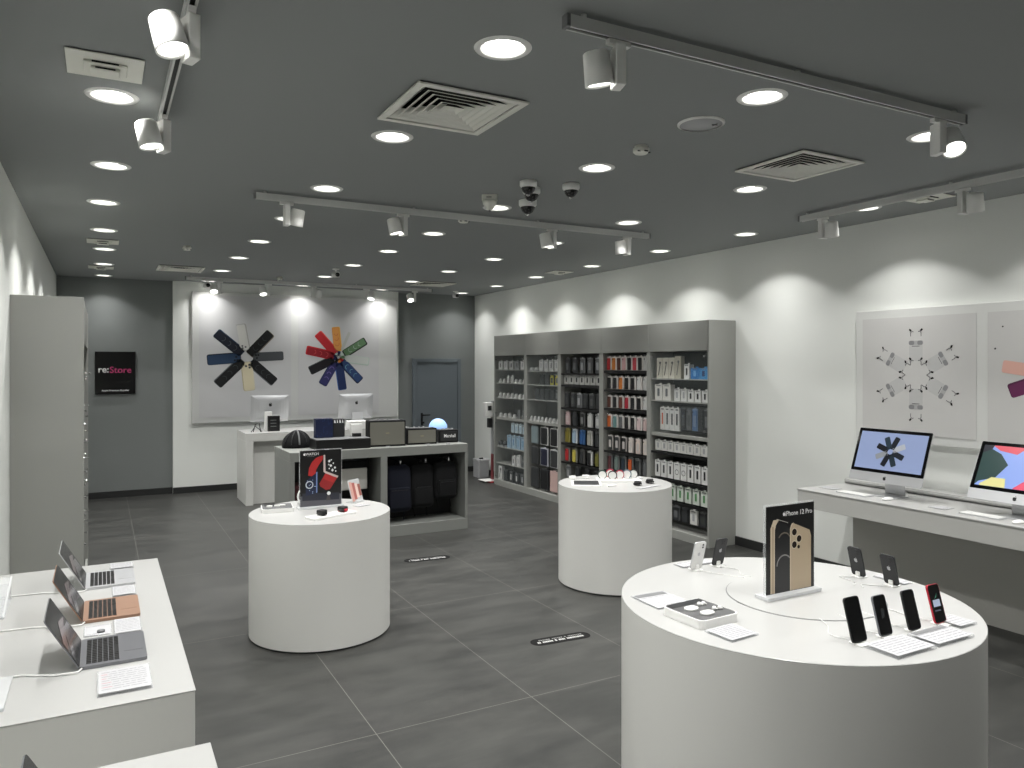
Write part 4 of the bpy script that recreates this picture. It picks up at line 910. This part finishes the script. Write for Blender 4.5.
for k, (x, nm) in enumerate(((1.83, 'under the soundbar left end'), (1.95, 'by the middle of the soundbar'), (2.58, 'before the largest speaker'), (3.02, 'before the medium speaker'), (3.25, 'before the smallest speaker'))):
    b = MB(); b.prism([(-.022, 0), (.022, 0), (.022, .022), (-.022, .016)], 0.0005, .016, PAPER); tag(obj('price_tag', b, None, (x, 7.385, UZ)), 'small white price tag on grey unit edge %s' % nm, 'price tag', 'small white price tags on the grey unit')

# ------------------------------------------------------------------ accessory shelving on the right wall
CX0, CX1 = 5.12, XR - .002   # front and back
YN, YFAR = 5.455, 9.965
cab = thing('accessory_shelving', 'tall grey five-bay shelving full of accessories along right wall', 'shelving', (5.28, 7.76, 0))
def cbox(name, x0, x1, y0, y1, z0, z1, m_, bev=.0015):
    b = MB(); b.box(x0 - 5.28, x1 - 5.28, y0 - 7.76, y1 - 7.76, z0, z1, m_, bev); return obj(name, b, cab)
BAY = [(9.06, 9.91), (8.185, 8.99), (7.27, 8.115), (6.395, 7.19), (5.487, 6.335)]
cbox('side_panel', CX0, XR - .001, YN, YN + .022, 0, 2.195, CABG); cbox('side_panel', CX0, XR - .001, YFAR - .022, YFAR, 0, 2.195, CABG)
for k in range(5):
    y0 = YFAR - .022 - (YFAR - YN - .044) / 5 * (k + 1); 
edges = [YFAR - .022] + [(BAY[k][0] + BAY[k + 1][1]) / 2 for k in range(4)] + [YN + .022]
for k in range(5):
    cbox('fascia', CX0 - .004, CX0 + .016, edges[k + 1] + .002, edges[k] - .002, 1.90, 2.193, CABG)
    cbox('plinth', CX0 - .002, CX0 + .016, edges[k + 1] + .001, edges[k] - .001, .0, .085, CABG)
    cbox('bay_floor', CX0 + .0165, XR - .035, edges[k + 1] + .001, edges[k] - .001, .07, .084, CABG)
for k in range(1, 5):
    a, c = BAY[k][1], BAY[k - 1][0]
    cbox('upright', CX0 - .002, XR - .036, a, c, .086, 1.899, CABG)
for k in range(5):
    cbox('back_panel', XR - .034, XR - .018, edges[k + 1] + .001, edges[k] - .001, .086, 1.90, [CABM, CABM, CABD, CABD, CABD][k])
cbox('top_panel', CX0 + .018, XR - .018, YN + .024, YFAR - .024, 2.17, 2.192, CABG)
cbox('bay_ceiling', CX0 + .018, XR - .036, YN + .024, YFAR - .024, 1.90, 1.912, CABG)
def shelf(bay, z, th=.012, m_=CABG): cbox('shelf', CX0 + .012, XR - .035, BAY[bay][0] + .001, BAY[bay][1] - .001, z - th, z, m_)
SH = {0: [1.70, 1.506, 1.291, 1.005, .574, .336], 1: [1.685, 1.499, 1.299, 1.005], 4: [1.62, 1.392, 1.053]}
for k, zs in SH.items():
    for z in zs: shelf(k, z, .035 if abs(z - 1.03) < .05 else .012)
for k, (za, zb) in ((0, (1.01, 1.895)), (1, (1.01, 1.895)), (4, (1.07, 1.895)), (0, (.09, .965))):
    ym = (BAY[k][0] + BAY[k][1]) / 2
    for s_ in (-1, 1):
        ya, yb = (BAY[k][0] + .004, ym - .002) if s_ < 0 else (ym + .002, BAY[k][1] - .004)
        d_ = cbox('glass_door', CX0 + .001, CX0 + .006, ya, yb, za, zb, GLASS, 0)
        b = MB(); b.T = Matrix.Translation((CX0 - 5.28, (ya if s_ < 0 else yb) - 7.76 + (-s_) * .02, zb - .05)) @ Matrix.Rotation(R(-90), 4, 'Y'); b.lathe([(.009, 0), (.011, .012)], CHROME, 12); obj('hinge', b, d_)
        b = MB(); b.T = Matrix.Translation((CX0 - 5.28, (ya if s_ < 0 else yb) - 7.76 + (-s_) * .02, za + .05)) @ Matrix.Rotation(R(-90), 4, 'Y'); b.lathe([(.009, 0), (.011, .012)], CHROME, 12); obj('hinge', b, d_)
BAYN = ['farthest bay', 'second-farthest bay', 'middle bay', 'fourth bay', 'nearest bay']
PROTO = {}
def pack(kind, w_, h_, d_, c1, c2=(228, 228, 226)):
    """retail pack facing -X; origin at the bottom centre; width along Y"""
    key = (kind, round(w_, 3), round(h_, 3), round(d_, 3), c1, c2)
    if key in PROTO: return PROTO[key]
    b = MB(); b.keep = False; body = tint(c2, .5); col = tint(c1, .45)
    x0 = -d_ / 2
    if kind == 'case':      # card with the phone case showing in front
        b.box(x0 + .006, d_ / 2, -w_ / 2, w_ / 2, 0, h_, body, .001, 1)
        b.T = facing((x0 + .0055, 0, 0), (0, -1, 0), (0, 0, 1)); b.prism(rr(w_ * .66, h_ * .88, w_ * .12, -w_ * .14, h_ * .47), 0, .007, col); b.prism(rr(w_ * .22, w_ * .22, w_ * .05, -w_ * .30, h_ * .80), .007, .009, tint(tuple(int(v * .7) for v in c1), .4))
    elif kind == 'clear':   # grey translucent-looking case on white card
        b.box(x0 + .006, d_ / 2, -w_ / 2, w_ / 2, 0, h_, body, .001, 1)
        b.T = facing((x0 + .0055, 0, 0), (0, -1, 0), (0, 0, 1)); b.prism(rr(w_ * .8, h_ * .92, w_ * .12, 0, h_ * .48), 0, .006, col); b.prism(rr(w_ * .5, h_ * .5, w_ * .08, 0, h_ * .45), .006, .0065, body); b.prism(circ(w_ * .08, -w_ * .3, h_ * .85, 8), .006, .008, BLACK)
    elif kind == 'cable':   # white box with dark picture
        b.box(x0, d_ / 2, -w_ / 2, w_ / 2, 0, h_, body, .001, 1)
        b.T = facing((x0 - .0002, 0, 0), (0, -1, 0), (0, 0, 1)); b.prism(rr(w_ * .3, h_ * .5, w_ * .08, 0, h_ * .5), 0, .0008, col); b.prism(rr(w_ * .6, h_ * .06, .001, 0, h_ * .92), 0, .0008, GREY)
    elif kind == 'ring':
        b.box(x0, d_ / 2, -w_ / 2, w_ / 2, 0, h_, body, .001, 1); b.T = facing((x0 - .0008, 0, 0), (0, -1, 0), (0, 0, 1)); arc_strip(b, w_ * .26, w_ * .07, 0, 360, 0, h_ * .45, 0, col, 18); b.prism(rr(w_ * .6, h_ * .05, .001, 0, h_ * .9), 0, .0008, GREY)
    elif kind == 'headset':  # tall box with diagonal dark shape
        b.box(x0, d_ / 2, -w_ / 2, w_ / 2, 0, h_, body, .001, 1); b.T = facing((x0 - .0002, 0, 0), (0, -1, 0), (0, 0, 1))
        b.prism([(-w_ * .25, h_ * .15), (-w_ * .12, h_ * .15), (w_ * .2, h_ * .72), (w_ * .08, h_ * .74)], 0, .0008, col); b.prism(circ(w_ * .16, w_ * .1, h_ * .75, 12), 0, .0008, col)
    elif kind == 'bag':      # soft sleeve or large case with rim
        b.box(x0, d_ / 2, -w_ / 2, w_ / 2, 0, h_, body, .006, 2, False); b.T = facing((x0 - .0002, 0, 0), (0, -1, 0), (0, 0, 1)); b.prism(rr(w_ * .84, h_ * .90, w_ * .08, 0, h_ * .5), 0, .003, col)
    elif kind == 'small':    # small upright gadget on a foot
        b.box(-.025, .025, -w_ / 2, w_ / 2, 0, h_ * .25, body, .002, 1); b.lathe([(w_ * .36, h_ * .25), (w_ * .40, h_ * .55), (w_ * .25, h_ * .9), (0, h_)], col, 12)
    b.T = Matrix()
    if kind in ('case', 'clear', 'cable', 'ring', 'bag'):   # hang tab
        b.box(-.001, .001, -w_ * .16, w_ * .16, h_, h_ + .014, body)
    o = obj('x', b); PROTO[key] = [o, False]; return PROTO[key]
NAMES = {'case': ('phone_case_pack', 'phone case pack', 'phone case'), 'clear': ('clear_case_pack', 'clear cover pack', 'phone case'), 'cable': ('accessory_box', 'marked accessory box', 'accessory box'), 'ring': ('cable_box', 'ring picture box', 'accessory box'),
         'headset': ('headphone_box', 'tall headphone box', 'headphone box'), 'bag': ('tablet_sleeve', 'large cover pack', 'tablet cover'), 'small': ('small_gadget', 'small upright gadget', 'gadget')}
def cname(c):
    r_, g_, b_ = c; mx, mn = max(c), min(c)
    if mx - mn < 26: return 'black' if mx < 48 else 'dark grey' if mx < 100 else 'grey' if mx < 150 else 'light grey' if mx < 200 else 'white'
    if r_ == mx: return ('orange' if g_ > 95 and b_ < 90 else 'yellow' if g_ > r_ * .88 else 'pink' if b_ > 110 and r_ > 190 else 'brown' if r_ < 150 else 'red') if not (g_ > r_ * .85 and b_ < 110) else 'olive yellow'
    if b_ == mx: return 'blue' if b_ > 100 else 'navy'
    return 'green' if r_ < 190 else 'pale green'
def row(bay, z, items, h_, w_=.085, rowname='', margin=.014, x=None, hang=True, d_=.022, span=None):
    ya, yb = BAY[bay]; 
    if span: L_ = yb - ya; ya, yb = yb - span[1] * L_, yb - span[0] * L_
    n = len(items); st = (yb - ya - 2 * margin) / n
    for k, it in enumerate(items):
        if it is None: continue
        kind, c1 = it[0], it[1]; c2 = it[2] if len(it) > 2 else (222, 222, 220); hh = it[3] if len(it) > 3 else h_; ww = min(w_, st * .94)
        if len(it) > 4: ww = it[4]
        P_ = pack(kind, ww, hh, d_, c1, c2); y = yb - margin - st * (k + .5)
        xx = x if x is not None else CX0 + .05
        nm, what, cat = NAMES[kind]
        lab = '%s %s, %s from left, %s, %s' % (cname(c1) if cname(c1) != 'white' or kind != 'clear' else 'white', what, ORD[k], rowname, BAYN[bay])
        if P_[1]: o = P_[0].copy(); COL.objects.link(o)
        else: o = P_[0]; P_[1] = True
        o.name = nm; o.location = (xx, y, z + (.001 if not hang else 0)); tag(o, lab, cat, '%s goods of the %s' % (rowname, BAYN[bay]))
        if hang:
            b = None; hk = PEG.copy(); COL.objects.link(hk); hk.parent = cab; hk.location = (0, y - 7.76, z + hh + .009)
b = MB(); b.tube([(XR - .036 - 5.28, 0, 0), (CX0 + .015 - 5.28, 0, 0)], .0022, CHROME, 5); PEG = obj('peg_hook', b, cab, (0, 8.3 - 7.76, 1.87))
def rail(bay, z): cbox('price_rail', CX0 + .005, CX0 + .010, BAY[bay][0] + .005, BAY[bay][1] - .005, z - .012, z + .012, BLACK, 0); cbox('bar', CX0 + .06, XR - .035, BAY[bay][0] + .002, BAY[bay][1] - .002, z - .02, z - .005, BLACK, 0)
W_, K_, O_ = (214, 214, 212), (26, 27, 29), (206, 104, 52)
RDc, BRN, PNK, DG, MG, LG = (186, 40, 44), (92, 52, 42), (222, 176, 178), (52, 54, 56), (104, 106, 108), (168, 170, 172)
# fourth bay: coloured phone cases
rows4 = [(1.700, .155, [RDc, (214, 128, 52), BRN, PNK, K_, (214, 76, 88), K_, W_]), (1.485, .145, [K_, K_, (208, 122, 52), K_, K_, W_, W_]), (1.270, .140, [BRN, K_, (110, 58, 44), (176, 34, 54), K_, K_, W_]),
         (1.045, .145, [O_, (112, 150, 150), MG, K_, K_, (218, 196, 196), (214, 190, 188)]), (.785, .165, [DG, DG, K_, (222, 214, 206), (224, 208, 198), (214, 206, 196)]), (.560, .165, [(96, 54, 58), (120, 136, 130), (44, 58, 70), (216, 96, 44), DG, MG])]
for k, (z, h_, cs) in enumerate(rows4):
    row(3, z, [('case' if k < 4 or (k == 5) else 'clear', c_, (220, 216, 212) if k < 4 else ((206, 200, 196) if k == 4 else (110, 112, 112))) for c_ in cs], h_, .085, ['top row', 'second row', 'third row', 'fourth row', 'fifth row', 'sixth row'][k]); rail(3, z - .018)
row(3, .34, [('clear', DG, (90, 92, 92))] * 5, .15, .085, 'bottom row'); 
# middle bay
rows3 = [(1.665, .18, 'clear', [(DG, MG)] * 2 + [(MG, LG), (MG, (140, 142, 142)), (MG, LG)]), (1.520, .115, 'cable', [(K_, (196, 196, 192))] * 7), (1.235, .175, 'clear', [(DG, (66, 68, 68)), (DG, (90, 92, 92)), (MG, LG), (DG, (66, 68, 68)), (DG, (90, 92, 92)), (DG, DG)]),
         (1.010, .165, 'clear', [((196, 168, 168), (206, 188, 186)), (DG, DG), (K_, (130, 130, 130)), (W_, (206, 206, 204)), (LG, (206, 206, 204))]), (.790, .175, 'case', [((134, 122, 46), (150, 142, 80)), ((160, 184, 204), (200, 206, 210)), ((46, 92, 150), (70, 110, 160)), ((168, 166, 156), (190, 190, 186)), (DG, (90, 92, 92))]),
         (.555, .165, 'case', [(RDc, (120, 116, 112)), ((206, 192, 84), (130, 130, 120)), (DG, (90, 90, 88)), (K_, (222, 222, 220)), ((120, 118, 56), (120, 120, 96))])]
for k, (z, h_, kd, cs) in enumerate(rows3):
    row(2, z, [(kd, a, c_) for a, c_ in cs], h_, .10, ['top row', 'second row', 'third row', 'fourth row', 'fifth row', 'sixth row'][k]); rail(2, z - .018)
row(2, .335, [('clear', MG, (140, 140, 140)), ('clear', DG, DG), ('clear', DG, DG), ('clear', DG, DG)], .16, .10, 'bottom row')
# nearest bay
row(4, 1.62, [('headset', K_, (214, 210, 196), .215)] * 3 + [('headset', MG, (196, 192, 176), .23)], .215, .095, 'top shelf', .03, hang=False, d_=.05, span=(.05, .57))
row(4, 1.62, [('cable', K_, (222, 222, 220), .145)], .14, .08, 'middle of the top shelf', .01, hang=False, d_=.06, span=(.58, .70))
row(4, 1.62, [('cable', (110, 170, 220), (40, 120, 190), .11), ('cable', (30, 60, 110), (60, 140, 200), .11)], .11, .13, 'right end of the top shelf', .005, hang=False, d_=.06, span=(.70, 1.0))
row(4, 1.392, [('cable', MG, (216, 214, 208), .165)] * 2, .165, .12, 'left of the second shelf', .02, hang=False, d_=.06, span=(.03, .38))
row(4, 1.392, [('cable', LG, (222, 222, 220), .125)] * 2 + [('cable', K_, (226, 226, 224), .115)] * 3, .12, .085, 'right of the second shelf', .005, hang=False, d_=.04, span=(.39, 1.0))
row(4, 1.085, [('cable', (216, 104, 70), (226, 224, 220)), ('cable', DG, (226, 226, 224)), ('cable', DG, (226, 226, 224)), ('cable', K_, (226, 226, 224))], .235, .07, 'third shelf left group', .01, span=(.12, .50))
row(4, 1.105, [('clear', DG, (84, 86, 88)), ('clear', MG, (90, 92, 94)), ('clear', (90, 120, 160), (120, 140, 170)), ('clear', DG, DG), ('clear', DG, MG)], .22, .085, 'third shelf right group', .005, span=(.50, 1.0))
row(4, .865, [('cable', LG, (216, 216, 212))] * 8, .105, .10, 'row below the thick shelf', .03); rail(4, .845)
row(4, .590, [('cable', DG, (220, 220, 218), .17)] * 3 + [('ring', DG, (222, 222, 220), .17)] * 2 + [('cable', K_, (222, 222, 220), .17)] * 3, .17, .085, 'row of tall white boxes', .02); rail(4, .57)
row(4, .375, [('cable', (84, 140, 88), (208, 216, 206))] * 7, .15, .09, 'green and white row', .02); rail(4, .355)
row(4, .175, [('clear', DG, MG), ('clear', DG, (84, 86, 88)), ('clear', DG, MG), ('clear', DG, DG), ('cable', LG, (216, 216, 212)), ('clear', DG, (60, 64, 60))], .14, .10, 'lowest row', .03)
# farthest bay
row(0, 1.70, [('cable', MG, (206, 208, 206)), ('cable', LG, (206, 206, 204)), ('cable', DG, (196, 196, 194)), ('cable', MG, (150, 152, 152)), ('cable', LG, (214, 214, 212))], .12, .11, 'top shelf', hang=False, d_=.04)
row(0, 1.506, [('small', W_)] * 2 + [('cable', LG, (214, 214, 212), .10)] * 2 + [('small', W_)] * 3, .06, .06, 'second shelf', hang=False)
row(0, 1.291, [('small', W_)] * 7, .07, .07, 'third shelf', hang=False)
row(0, 1.005, [('small', W_), ('small', W_), ('cable', LG, (206, 206, 204), .06), ('small', W_), ('cable', MG, (120, 122, 122), .12), ('cable', MG, (120, 122, 122), .13)], .06, .07, 'fourth shelf', hang=False)
row(0, .80, [('cable', (150, 180, 200), (190, 206, 214))] * 4, .13, .08, 'hanging row under the thick shelf', .01, span=(.45, 1.0))
row(0, .574, [('small', DG, LG), ('small', DG, LG), ('cable', (120, 160, 190), (150, 176, 196), .18), ('cable', (100, 140, 176), (160, 184, 200), .18), ('cable', (120, 160, 190), (150, 176, 196), .18), ('cable', (110, 150, 180), (150, 176, 196), .18)], .09, .11, 'fifth shelf', hang=False, d_=.04)
row(0, .336, [None, None, None, ('cable', MG, (210, 210, 208), .13), ('cable', LG, (216, 216, 214), .15), ('cable', DG, MG, .09)], .13, .09, 'sixth shelf', hang=False, d_=.04)
row(0, .085, [('headset', K_, (214, 214, 212), .20), ('cable', DG, DG, .16), ('cable', W_, DG, .16), ('cable', W_, DG, .15), ('cable', LG, DG, .16)], .16, .11, 'bottom shelf', hang=False, d_=.05)
# second-farthest bay
row(1, 1.685, [('small', W_, LG, .05), ('small', W_, LG, .05), ('cable', LG, (210, 210, 208)), ('cable', LG, (210, 210, 208)), ('cable', MG, (206, 206, 204)), ('cable', LG, (210, 210, 208))], .14, .095, 'top shelf', hang=False, d_=.04)
row(1, 1.499, [None, None, ('clear', DG, DG), ('clear', DG, DG), ('clear', (176, 170, 50), DG), ('clear', (190, 180, 60), MG)], .135, .10, 'second shelf', hang=False)
row(1, 1.299, [None, ('clear', DG, DG), ('clear', DG, DG), ('clear', DG, DG), ('clear', DG, DG), ('clear', DG, MG)], .14, .11, 'third shelf', hang=False)
row(1, 1.005, [('small', W_)] * 8, .07, .06, 'fourth shelf', hang=False)
row(1, .700, [('bag', (136, 152, 156), (120, 130, 132)), ('bag', K_, (220, 220, 218)), ('bag', K_, (220, 220, 218))], .24, .19, 'upper hanging row', .03)
row(1, .425, [('bag', DG, (76, 78, 78)), ('bag', (24, 28, 52), (190, 192, 200)), ('bag', DG, (196, 198, 198))], .235, .19, 'middle hanging row', .03)
row(1, .110, [('bag', DG, (66, 68, 68)), ('bag', K_, DG), ('bag', (206, 176, 170), (196, 168, 164))], .27, .20, 'lowest hanging row', .03)

# ------------------------------------------------------------------ left wall shelving seen from its end
t = thing('accessory_shelving', 'tall grey shelving seen from its end against the left wall', 'shelving', (-.30, 7.6, 0))
def lbox(name, x0, x1, y0, y1, z0, z1, m_): b = MB(); b.box(x0 + .30, x1 + .30, y0 - 7.6, y1 - 7.6, z0, z1, m_, .0015); return obj(name, b, t)
lbox('side_panel', XL + .001, -.098, 5.68, 5.70, 0, 2.2, CABG); lbox('side_panel', XL + .001, -.098, 7.48, 7.50, 0, 2.2, CABG)
lbox('fascia', -.116, -.100, 5.702, 7.478, 1.90, 2.195, CABG); lbox('plinth', -.118, -.102, 5.702, 7.478, 0, .085, CABG); lbox('top_panel', XL + .017, -.118, 5.702, 7.478, 2.17, 2.192, CABG); lbox('back_panel', XL + .017, XL + .032, 5.702, 7.478, .0, 2.168, CABG)
for y in (6.56,): lbox('upright', XL + .034, -.118, y, y + .05, 0, 1.898, CABG)
b = MB(); b.tube([(0, 0, 0), (.055, 0, 0)], .003, CHROME, 6); b.lathe([(.006, -.006), (.006, .006)], CHROME, 8, .056); pg = obj('peg_hook', b, t, (.175, 6.0 - 7.6, 1.70))
for k, z in enumerate((1.66, 1.44, 1.35, 1.24, 1.14, 1.02, .93, .84, .72, .60, .52)):
    for y in (6.0, 6.9): o = pg.copy(); COL.objects.link(o); o.parent = t; o.location = (.148 + .006 * (k % 2), y - 7.6, z)
for z in (1.48, 1.05, .62): lbox('glass_front', -.100, -.097, 5.75, 7.4, z - .16, z + .20, GLASS)

# ------------------------------------------------------------------ sanitiser stand, bin, floor stickers
t = thing('sanitiser_stand', 'white hand sanitiser dispenser on pole with red lower part by shelving', 'dispenser', (5.17, 10.20, 0))
b = MB(); b.box(-.06, .06, -.14, .14, .0005, .02, tint((186, 60, 66), .5), .004); b.box(-.14, .055, -.12, .12, .0205, .032, WHITE, .004); obj('base_plate', b, t)
b = MB(); b.box(.03, .055, -.028, .028, .032, .42, tint((120, 56, 60), .5), .003); b.box(.03, .055, -.028, .028, .42, 1.22, LGREY, .003); obj('pole', b, t)
b = MB(); b.box(-.09, .028, -.055, .055, .98, 1.20, WHITE, .012, 3); dsp = obj('dispenser', b, t)
b = MB(); b.box(-.06, .0, -.058, -.0555, 1.08, 1.15, DARK, .002); obj('window', b, dsp)
b = MB(); b.box(-.03, .028, -.04, .04, .82, .96, DARK, .006); obj('drip_tray', b, t)
t = thing('waste_bin', 'small light grey bin on the floor by the back right corner', 'bin', (5.28, 10.72, 0))
b = MB(); b.prism(rr(.19, .22, .03), .001, .25, LGREY, smooth=False); obj('body', b, t)
b = MB(); b.prism(rr(.20, .23, .03), .2502, .28, LGREY); b.box(-.03, .03, -.02, .02, .28, .30, DARK, .004); obj('lid', b, t)
def sticker(lab, x, y, l_, w_):
    t = thing('floor_sticker', lab, 'floor sticker', (x, y, 0), R(-4), 'black floor stickers')
    b = MB(); b.keep = True; b.prism(rr(l_, w_, w_ * .49, 0, 0, 8), .0004, .0012, mat('black_vinyl', (14, 14, 14), .7, spec=.2)); o = obj('vinyl', b, t)
    b = MB(); b.keep = True; rnd = random.Random(5)
    for r_ in range(2):
        xx = -l_ * .40 + .02 * (1 - r_)
        while xx < l_ * .38:
            q = rnd.uniform(.006, .012); h2 = (.008 if r_ == 0 else .012) * w_ / .12
            yy = (.022 if r_ == 0 else -.012) * w_ / .12
            b.flat([(xx, yy - h2), (xx + q, yy - h2), (xx + q, yy + h2), (xx, yy + h2)], .0017, tint((130, 130, 128) if r_ == 0 else (200, 200, 198))); xx += q + (.004 if rnd.random() > .15 else .016)
    obj('white_print', b, o)
sticker('black oblong floor sticker with white print, nearer one', 2.59, 4.105, .42, .115)
sticker('black oblong floor sticker with white print, farther one by grey unit', 2.60, 6.385, .43, .13)
